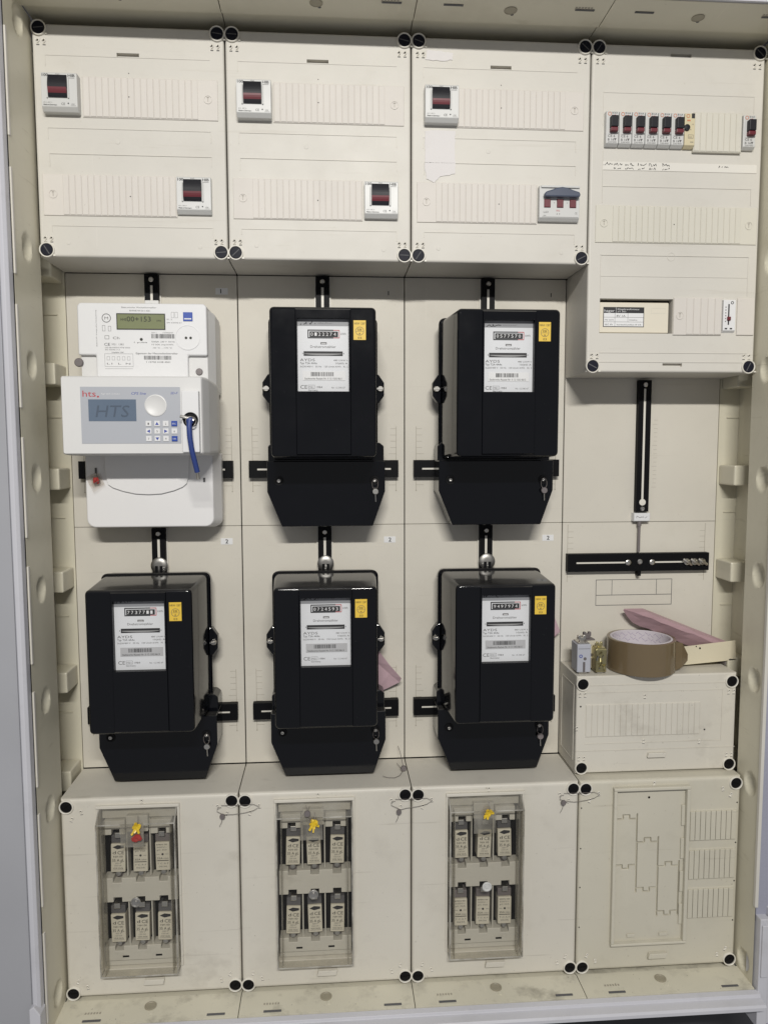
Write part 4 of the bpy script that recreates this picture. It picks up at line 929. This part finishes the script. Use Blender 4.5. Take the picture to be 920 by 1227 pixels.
p = MB(); p.text('00+153', 104, 970.5, yf-0.85, 10, lcd_k, fit=33); p.text('kWh', 145, 970.5, yf-0.85, 4, lcd_k, fit=6); p.text('HHE', 95.5, 971.5, yf-0.85, 5, lcd_k, fit=8); p.build('display_digits', lc)
MB().cham(181.5, 194.5, yf-1, yf, 971.5, 984, blue_p, 0.5).build('blue_mark', t)
op = MB().lathe([(17.4, 0), (17.4, 0.9), (16.4, 0.9), (16.2, 0.25), (0.01, 0.2)], (187, yf, 949), white_p, 36).build('optical_port', t)
MB().lathe([(1.9, 0), (1.8, 0.5), (0.01, 0.5)], (184.8, yf-0.2, 948.5), lcd_k, 12).lathe([(1.9, 0), (1.8, 0.5), (0.01, 0.5)], (191.2, yf-0.2, 948.5), lcd_k, 12).build('infrared_eye', op)
MB().lathe([(2.1, 0), (1.9, 0.6), (0.01, 0.7)], (123, yf, 946), lcd_k, 14).build('pulse_lamp', t)
y = yf-0.15; p = MB()
p.text('Elektronischer Wechselstromzähler', 97, 989, y, 2.8, ink_g, fit=48); p.text('EHWE1W-D-1-E61', 108, 984.5, y, 2.8, ink, fit=28)
p.quad(183, 193, 974, 975.6, yf-1.15, sticker_w)
p.lathe([(6.2, 0), (6.2, 0.1), (5.3, 0.1), (5.3, 0)], (76, y, 975), ink_g, 20); p.text('M', 76, 973, y, 5.5, ink_g, fit=5, center=True); p.frame(70, 74, 957, 965, y, 0.4, ink_g); p.frame(78, 82, 957, 964, y, 0.4, ink_g)
p.frame(73, 79, 946, 951, y, 0.5, ink_g); p.text('Ch', 84, 946, y, 5, ink_g, fit=9); p.text('CE', 72, 937, y, 5.4, ink, fit=8); p.text('M21  1383', 82.5, 937.6, y, 3.6, ink_g, fit=16); p.text('DE-08-MI003-PTB 0065', 73, 933.5, y, 2.4, ink_g, fit=34); p.text('EN 50470-1/-3', 73, 930.6, y, 2.4, ink_g, fit=20)
p.frame(72, 111, 908, 926, y, 0.3, ink_g); p.text('Schaltbild 1000', 82, 927, y, 2.4, ink, fit=16)
for i in range(5): p.frame(75+i*7, 79+i*7, 917, 922, y, 0.3, ink_g)
p.text('L1  L  N', 75, 911, y, 3.4, ink_g, fit=32); p.quad(72, 110, 905, 905.3, y, ink_g)
p.text('1 pulse', 113, 941, y, 2.6, ink, fit=18)
p.text('2011', 137, 954.6, y, 2.4, ink_g, fit=7); p.text('15700347', 153, 954.6, y, 2.4, ink_g, fit=14); p.bars(137, 169, 947.5, 953.6, y, ink, 5)
p.text('5(60)A  230 V  50 Hz', 137, 942, y, 2.8, ink, fit=32); p.text('10 000 imp/kWh', 137, 938, y, 2.8, ink_g, fit=30); p.text('-40 °C ... +70 °C', 138, 933.4, y, 2.8, ink_g, fit=27)
p.text('Eigentum der Messstellenbetreiber', 115, 925.5, y, 3.4, ink, fit=58); p.bars(126, 164, 918, 923.4, y, ink, 8); p.text('1 15700 4138 4001', 129, 913.6, y, 3.0, ink, fit=33)
p.text('Batterie für Anzeige ohne Netzspannung', 62.5, 936, y, 2.0, ink_g, fit=50, rot=math.pi/2); p.frame(165, 169, 976, 984, y, 0.3, ink_g); p.frame(170, 174, 976, 984, y, 0.3, ink_g); p.text('Kl. 2', 159, 973, y, 2.6, ink_g, fit=7); p.text('EN 62056-21', 159, 968.6, y, 2.4, ink_g, fit=20)
p.build('printed_text', t)

t = thing('prepayment_unit', 'off-white prepayment box with keypad and grey blue display', 'prepayment unit', (125, 0, 785))
MB().loft([rr(33, 226, 783, 886, -44, 8), rr(32, 227, 783, 887, -70, 8), rr(32.5, 222, 784, 889, -112, 5), rr(33.5, 217, 785.5, 888.6, -132, 3), rr(35, 215.5, 787, 887, -135, 2.5)], white_q, True, True).build('housing', t)
yf = -135
MB().box(59, 188, yf-0.5, yf+0.2, 800, 874.5, keygrey).build('front_film', t)
sc = MB().box(69, 130.5, yf-0.9, yf+0.1, 829.5, 858, lcd_b).build('display', t)
p = MB(); p.text('HTS', 78, 835, yf-1.05, 22, lcd_t, fit=42, shear=0.18); p.build('display_letters', sc)
MB().lathe([(14.6, 0), (14.4, 0.9), (13.2, 1.3), (12.6, 0.9), (0.01, 1.1)], (156, yf-0.5, 850), white_q, 32).build('round_sensor', t)
p = MB(); y = yf-0.65
p.text('hts', 62, 861.5, y, 11.5, ink_r, fit=17); p.quad(80.5, 83, 860.5, 862.6, y, ink_r); p.text('high tech systems', 86, 864.5, y, 2.4, sticker_w, fit=24); p.text('CPS line', 124.5, 864.3, y, 4.8, ink_b, fit=19, shear=0.2); p.text('2D-F', 175.5, 865, y, 4.2, ink_b, fit=9, shear=0.2)
p.build('printed_text', t)
lab = [['1', 'u', '2', 'B'], ['l', '5', 'r', '6'], ['7', 'd', '9', 'B']]
for r_ in range(3):
    for c_ in range(4):
        x0 = 142.2+c_*11.2; z0 = 822.6-r_*10.0; bl = lab[r_][c_] == 'B'
        k = MB().cham(x0, x0+7.6, yf-1.6, yf-0.4, z0, z0+7.2, blue_p if bl else white_p, 0.5).build('key', t)
        q = MB(); cx, cz = x0+3.8, z0+3.6; ch = lab[r_][c_]; yk = yf-1.75
        tri = {'u': [(-2.4, -1.8), (2.4, -1.8), (0, 2.2)], 'd': [(-2.4, 1.8), (0, -2.2), (2.4, 1.8)], 'l': [(-2.4, 0), (2, -2.3), (2, 2.3)], 'r': [(2.4, 0), (-2, 2.3), (-2, -2.3)]}
        if ch in tri: q.add([(cx+a, yk, cz+b) for a, b in tri[ch]], [(0,1,2)], ink_b)
        elif bl: q.text('ESC' if r_ == 0 else 'OK', cx, cz-1.0, yk, 2.8, sticker_w, fit=4.6, center=True)
        else: q.text(ch, cx, cz-1.5, yk, 4.0, ink_g, fit=1.8, center=True)
        q.build('key_symbol', k)
kh = MB().box(191, 213.5, yf-9, yf+0.3, 788, 869, white_p).build('key_holder', t, 1.2)
MB().lathe([(10, 0), (10, 0.8), (8.8, 1.4), (8.2, 0.4), (0.01, 0.3)], (202.5, yf-9, 831), black_m, 24).build('key_socket', t)
t = thing('key_with_cord', 'steel key in the prepayment box with a blue cord hanging down', 'key', (203, yf-14, 757))
MB().tube([(190, yf-13, 835.5), (196, yf-14, 834), (203, yf-14.5, 831.5), (208, yf-14.5, 830)], 2.2, silver, 8).build('key_blade', t)
MB().tube(ring(204, yf-15, 828, 6.6, 6.6, 18, 2), 0.9, silver, 6).build('key_ring', t)
MB().tube([(202.5, yf-16, 830), (202, yf-18, 822), (202.6, yf-18, 808), (204.2, yf-16, 792), (207, yf-12, 776), (209.4, yf-8, 762)], 3.5, blue_c, 12).build('blue_cord', t)
MB().lathe([(0.01, 5.4), (3.5, 4.6), (5.0, 2.4), (5.0, 0)], (202.5, yf-13, 829.5), blue_c, 16).build('cord_cap', t)
MB().tube([(209.4, yf-8, 762), (210, yf-7, 757), (210.5, yf-7, 752)], 2.3, silver, 8).build('cord_ferrule', t)

t = thing('terminal_cover', 'white terminal cover with curved lip below the prepayment box', 'terminal cover', (126, 0, 680))
def rb(x0, x1, z0, z1, r):
    out = [(x1, z1), (x0, z1)]
    for cx, a0 in ((x0+r, 180), (x1-r, 270)):
        for k in range(6): a = math.radians(a0+90*k/5); out.append((cx+r*math.cos(a), z0+r+r*math.sin(a)))
    return out
MB().loft([[(x, -14, z) for x, z in rb(35, 225, 677, 786, 13)], [(x, -30, z) for x, z in rb(35, 225, 677, 786, 13)], [(x, -57.5, z) for x, z in rb(37.5, 216.5, 680.5, 786, 12)]], cover_w, True, True).build('housing', t, 1.6)
lip = [(65, 786), (66.5, 755), (69.5, 742), (76, 737.5), (90, 732.5), (108, 728.5), (126, 727.5), (144, 728.5), (162, 733), (174, 738), (180, 743), (183, 756), (184.5, 786)]
fp = [(x, z) for x, z in rb(37.5, 216.5, 680.5, 786, 12)]
MB().prism(lip, -61, -55, cover_w).build('front_lip', t, 0.6, 2)
q = MB().quad(51, 54, 758, 766, -58.8, dustgrey).quad(203, 206, 745, 751, -58.8, dustgrey); q.build('sealing_slot', t)

# seals of the white meter
wire_seal('grey round seal at the left edge under the white electronic meter', [(44, -54, 905), (41, -57, 910), (37, -58, 914)], (35, -60, 914), None, 6.2)
wire_seal('grey oval seal at the right edge under the white electronic meter', [(207, -54, 905), (204, -57, 908), (201, -58, 903)], (201, -58, 902), None, 5.0, thick=2.6)
for x, nm in ((46, 'left'), (208, 'right')):
    q = thing('sealing_screw', f'small sealing screw at the {nm} side under the white electronic meter', 'screw', (x, -52, 905), 'sealing screws of the white meter')
    MB().lathe([(3.6, 0), (3.6, 3), (2.4, 3.6), (1.4, 2.4), (0.01, 2.4)], (x, -52, 906), silver, 14).build('screw_head', q); MB().box(x-1.2, x+1.2, -53, -51.8, 893, 899, lcd_k).build('slot', q)
def crumple(name, label, cat, c, r, mat, seed, wires=None, sq=(1, 0.6, 1.2), extra=None):
    t = thing(name, label, cat, c)
    bm = bmesh.new(); bmesh.ops.create_icosphere(bm, subdivisions=2, radius=1.0); rg = random.Random(seed)
    vs = []
    for v in bm.verts:
        k = rg.uniform(0.45, 1.2); vs.append((c[0]+v.co.x*r*k*sq[0], c[1]+v.co.y*r*k*sq[1], c[2]+v.co.z*r*k*sq[2]))
    fs = [tuple(q.index for q in f.verts) for f in bm.faces]; bm.free()
    MB().add(vs, fs, mat).build('seal_body', t)
    if extra: extra(t)
    if wires: MB().tube(wires, 0.5, wire_m, 5).build('wire', t)
    return t
def shell_tag(c, r, seed):
    def f(t):
        rg = random.Random(seed); mb = MB()
        for k in range(4):
            a = rg.uniform(-0.5, 0.5); w_, h_ = r*rg.uniform(.5, .8), r*rg.uniform(.6, 1.1); ox, oz = rg.uniform(-.4, .4)*r, rg.uniform(-.4, .4)*r
            P_ = [(-w_, -h_), (w_, -h_*0.8), (w_*0.8, h_), (-w_*0.9, h_*0.9)]
            mb.add([(c[0]+ox+x*math.cos(a)-z*math.sin(a), c[1]+3-k*1.0+0.12*x, c[2]+oz+x*math.sin(a)+z*math.cos(a)) for x, z in P_], [(0,1,2,3)], clear_s)
        mb.build('clear_flag', t)
    return f
crumple('plastic_seal', 'crumpled red plastic seal on the white terminal cover', 'seal', (54, -65, 748), 4.6, red_p, 4, [(53, -58, 762), (55, -63, 755), (60, -66, 748), (52, -68, 744)], extra=shell_tag((54, -64, 747), 12, 2))
yw = YL-22
def flags(c, mat, seed):
    def f(t):
        rg = random.Random(seed); mb = MB()
        for k in range(7):
            a = rg.uniform(0, 6.28); l = rg.uniform(5, 10); w_ = rg.uniform(1.2, 2.4); dx, dz_ = math.cos(a), math.sin(a)*1.2
            p0 = (c[0]-dx*1.5, c[2]-dz_*1.5); p1 = (c[0]+dx*l, c[2]+dz_*l); nx, nz = -dz_*w_, dx*w_; yo = c[1]-rg.uniform(3, 7)
            mb.loft([[(p0[0]+nx, c[1], p0[1]+nz), (p0[0]-nx, c[1], p0[1]-nz), (p0[0]-nx, c[1]-1.2, p0[1]-nz), (p0[0]+nx, c[1]-1.2, p0[1]+nz)], [(p1[0]+nx*.6, yo, p1[1]+nz*.6), (p1[0]-nx*.6, yo, p1[1]-nz*.6), (p1[0]-nx*.6, yo-1.0, p1[1]-nz*.6), (p1[0]+nx*.6, yo-1.0, p1[1]+nz*.6)]], mat)
        mb.build('seal_wing', t)
        shell_tag(c, 8, seed+1)(t)
    return f
for x, z, nm, sd in ((112, 266, 'far left window above a red one', 3), (358, 262, 'second from left window', 5), (609, 268, 'third from left window', 9)):
    crumple('plastic_seal', f'crumpled yellow plastic seal on the {nm}', 'seal', (x, yw-2, z), 5.8, yellow_p, sd, [(x-2, yw, z-8), (x, yw-3, z), (x+2, yw-1, z+9), (x+1, yw+4, z+14)], extra=flags((x, yw, z), yellow_p, sd))
crumple('plastic_seal', 'crumpled red plastic seal on the far left fuse window', 'seal', (112, yw-3, 251), 6.4, red_p, 6, [(108, yw-2, 244), (112, yw-5, 250), (117, yw-3, 258)], sq=(1.2, .6, .9), extra=shell_tag((110, yw-2, 250), 10, 8))
wire_seal('grey lead seal above the yellow seal of the second window', [(352, yw+6, 284), (350, yw, 280), (348, yw-2, 276), (356, yw-3, 266)], (349, yw-2, 277), [(349, yw-1, 281), (347, yw+4, 287)], 4.6)

# ------------------------------------------------------------------ loose things on the small cover and paper behind the meters
ZS = 452
t = thing('packing_tape', 'roll of brown packing tape lying on the small cover box', 'tape', (862, -49, ZS))
MB().lathe([(46.2, 0.3), (50.4, 0.3), (51, 1.0), (51, 48.6), (50.3, 49.4), (46.2, 49.4)], (862, -49, ZS), tape_b, 64, 'z', cap=False).build('tape_winding', t)
MB().lathe([(46.2, 49.2), (45.4, 49.8), (43.2, 49.8), (42.6, 49.2), (42.6, 0.5)], (862, -49, ZS), tape_i, 64, 'z', cap=False).build('paper_core', t)
mb = MB()
for k in range(46):
    a = math.radians(20+140*(k % 23)/23); zz = ZS+33+ (k//23)*8 + 2*((k*7) % 3); rr_ = 42.5
    cx, cy = 862+rr_*math.cos(a), -49+rr_*math.sin(a); tx, ty = -math.sin(a), math.cos(a); L_ = 2.2; sl = 1.6*(1 if k % 2 else -1)
    mb.add([(cx-tx*L_, cy-ty*L_, zz-sl), (cx+tx*L_, cy+ty*L_, zz+sl), (cx+tx*L_, cy+ty*L_, zz+sl+0.9), (cx-tx*L_, cy-ty*L_, zz-sl+0.9)], [(0,1,2,3)], tape_ink)
mb.build('core_print', t)
fl = MB().loft([[(905, -74, ZS+2), (905, -74, ZS+47)], [(918, -70, ZS+6), (918, -70, ZS+44)], [(931, -62, ZS+14), (931, -62, ZS+24)]], tape_b, False, False, closed=False); fl.build('tape_end', t)

def upright_fuse(x, y, label, mat, mat2, kind, rz):
    t = thing('loose_fuse', label, 'fuse', (x, y, ZS), 'loose fuses standing on the small cover box')
    q = MB().box(x-10.5, x+10.5, y-14, y+14, ZS+3, ZS+46, mat); q.build('body', t, 1.2)
    MB().box(x-6, x+6, y-10, y+10, ZS, ZS+3.2, silver).build('bottom_blade', t, 0.5)
    pts = [(x-3.4, ZS+46), (x+3.4, ZS+46), (x+3.4, ZS+50), (x+6, ZS+51), (x+6, ZS+57), (x+2, ZS+57), (x+2, ZS+54), (x-2, ZS+54), (x-2, ZS+57), (x-6, ZS+57), (x-6, ZS+51), (x-3.4, ZS+50)]
    MB().prism(pts, y-4, y+2, mat2).build('grip_lug', t, 0.6)
    MB().box(x-8.5, x+8.5, y-12, y+12, ZS+46, ZS+48, mat2).build('top_plate', t, 0.5)
    p = MB()
    if kind == 0:
        p.lathe([(2.6, 0), (2.6, 0.3), (1.6, 0.3), (1.6, 0)], (x-5, y-14.2, ZS+28), ink_b, 14); p.lathe([(2.4, 0), (2.3, 0.4), (0.01, 0.4)], (x+1.5, y-14.2, ZS+24), lead, 14); p.box(x-1.5, x+1.5, y-15.4, y-13.9, ZS+4, ZS+19, lead); p.quad(x-9, x+9, ZS+39, ZS+39.6, y-14.2, ink_g)
    else:
        rg = random.Random(5)
        for k in range(9):
            a, b = rg.uniform(-7, 7), rg.uniform(6, 38); p.tube([(x+a, y-14.5, ZS+b), (x+a+rg.uniform(-4, 4), y-16.5, ZS+b+rg.uniform(-3, 6)), (x+a+rg.uniform(-6, 6), y-14.6, ZS+b+rg.uniform(-6, 6))], rg.uniform(0.7, 1.6), brass if k % 3 else silver, 6)
    p.build('front_fitting', t)
    t.rotation_euler = (0, 0, rz)
    return t
upright_fuse(764, -60, 'grey loose fuse standing at the left edge of the small cover box', fuse_grey, silver, 0, 0.0)
upright_fuse(779, -40, 'cream loose fuse standing behind the brass one on the small cover box', fuse_c, lead, 0, 0.1)
o = upright_fuse(791, -62, 'loose fuse with shiny brass front beside the tape roll', brass, brass, 1, 0.0); o.scale = (0.78, 0.8, 0.82)

# folded pink paper packet and cream strip
t = thing('pink_packet', 'folded pink paper packet leaning behind the tape roll', 'paper packet', (930, -20, ZS))
A = [(842, -22, 523), (874, -14, 544), (888, -24, 539), (1004, -28, 486), (990, -40, 480), (930, -36, 470), (905, -34, 498), (862, -30, 517)]
pk = MB()
def ribbon(rows, mat, th=1.0):
    for r0, r1 in zip(rows, rows[1:]):
        pk.add([*r0, *reversed(r1)], [tuple(range(len(r0)+len(r1)))], mat)
a0, a1 = Vector((846, -20, 538)), Vector((1006, -30, 474))
dirv = (a1-a0).normalized(); rings = []
for k in range(13):
    f = k/12; p0 = a0.lerp(a1, f); w_ = 1 if k else 0.25
    bend = 1.5*math.sin(f*5)
    sec = [(-14, 6), (-4, -2), (3, -8-1.5*math.sin(f*7)), (8, -5), (11, 4+bend), (4, 10), (-8, 11)]
    up = Vector((0.40, 0, 0.915)); fw = Vector((0, 1, 0))
    wv = (0.12 + 0.88*min(1, f*6))
    jt = rnd.uniform(-1.2, 1.2)
    rings.append([tuple(p0 + up*((s_+jt*(i % 3-1))*wv*1.12) + fw*(d_*wv) + dirv*(-6*wv if i in (0, 6) else (5*wv if i == 3 else 0))) for i, (s_, d_) in enumerate(sec)])
pk.loft(rings, pink, True, True); pk.build('folded_paper', t)
t = thing('cream_strip', 'cream plastic cable duct strip lying beside the tape roll', 'plastic strip', (970, -45, ZS))
MB().prism([(925, 454), (1016, 461), (1014.5, 492), (924, 483)], -48, -45.5, cream_p).build('face_plate', t, 0.4, 1)
MB().add([(925, -48, 454), (1016, -48, 461), (1012, -20, 453.5), (926, -20, 453)], [(0,1,2,3)], cream_p).build('lower_flange', t)
MB().lathe([(1.5, 0), (1.5, 0.4), (0.01, 0.4)], (957, -48, 481), dark, 10).lathe([(1.0, 0), (1.0, 0.4), (0.01, 0.4)], (951, -48, 484), dark, 8).build('pin_hole', t)
MB().box(999, 1001, -46, -24, 452.5, 458, lead).build('foot', t)
q = MB().loft([[(914, -60, 455), (914, -60, 487)], [(928, -56, 458), (922, -52, 484)], [(934, -54, 468), (926, -50, 474)]], tan_p, False, False, closed=False)
solo(q, 'tan_card', 'small bent piece of tan card between tape roll and cream strip', 'card', (920, -58, 455))

def folded(name, label, pts, y, dy, mat, org):
    mb = MB(); n = len(pts)
    front = [(x, y+dy*((x-pts[0][0])/40), z) for x, z in pts]; back = [(x, yy+0.8, z) for x, yy, z in front]
    mb.loft([back, front], mat)
    return solo(mb, name, label, 'paper', org)
q = MB()
R0 = [(447, -22, 492), (455, -27, 486), (474, -28, 460), (493, -24, 437)]; R1 = [(447, -14, 470), (455, -20, 462), (474, -20, 444), (490.5, -18, 429)]; R2 = [(445, -10, 414), (454, -13, 412), (470, -12, 417), (488, -14, 427)]
q.add([*R0, *R1, *R2], [(4,5,1,0),(5,6,2,1),(6,7,3,2),(8,9,5,4),(9,10,6,5),(10,11,7,6)], pink_l)
solo(q, 'pink_paper', 'pink folded paper sticking out behind the middle lower black meter', 'paper', (470, -15, 412))
q = MB(); q.add([(722, -20, 552), (733, -20, 531), (745, -16, 504), (734, -14, 492), (722, -16, 486)], [(0,4,3,2,1)], pink_l); q.add([(722, -19, 552), (733, -19, 531), (745, -15, 504), (734, -13, 492), (722, -15, 486)], [(0,1,2,3,4)], pink_l)
solo(q, 'pink_paper', 'pink paper corner sticking out behind the right lower black meter', 'paper', (730, -15, 486))

for o in list(bpy.data.objects):
    if '_o' in o: del o['_o']
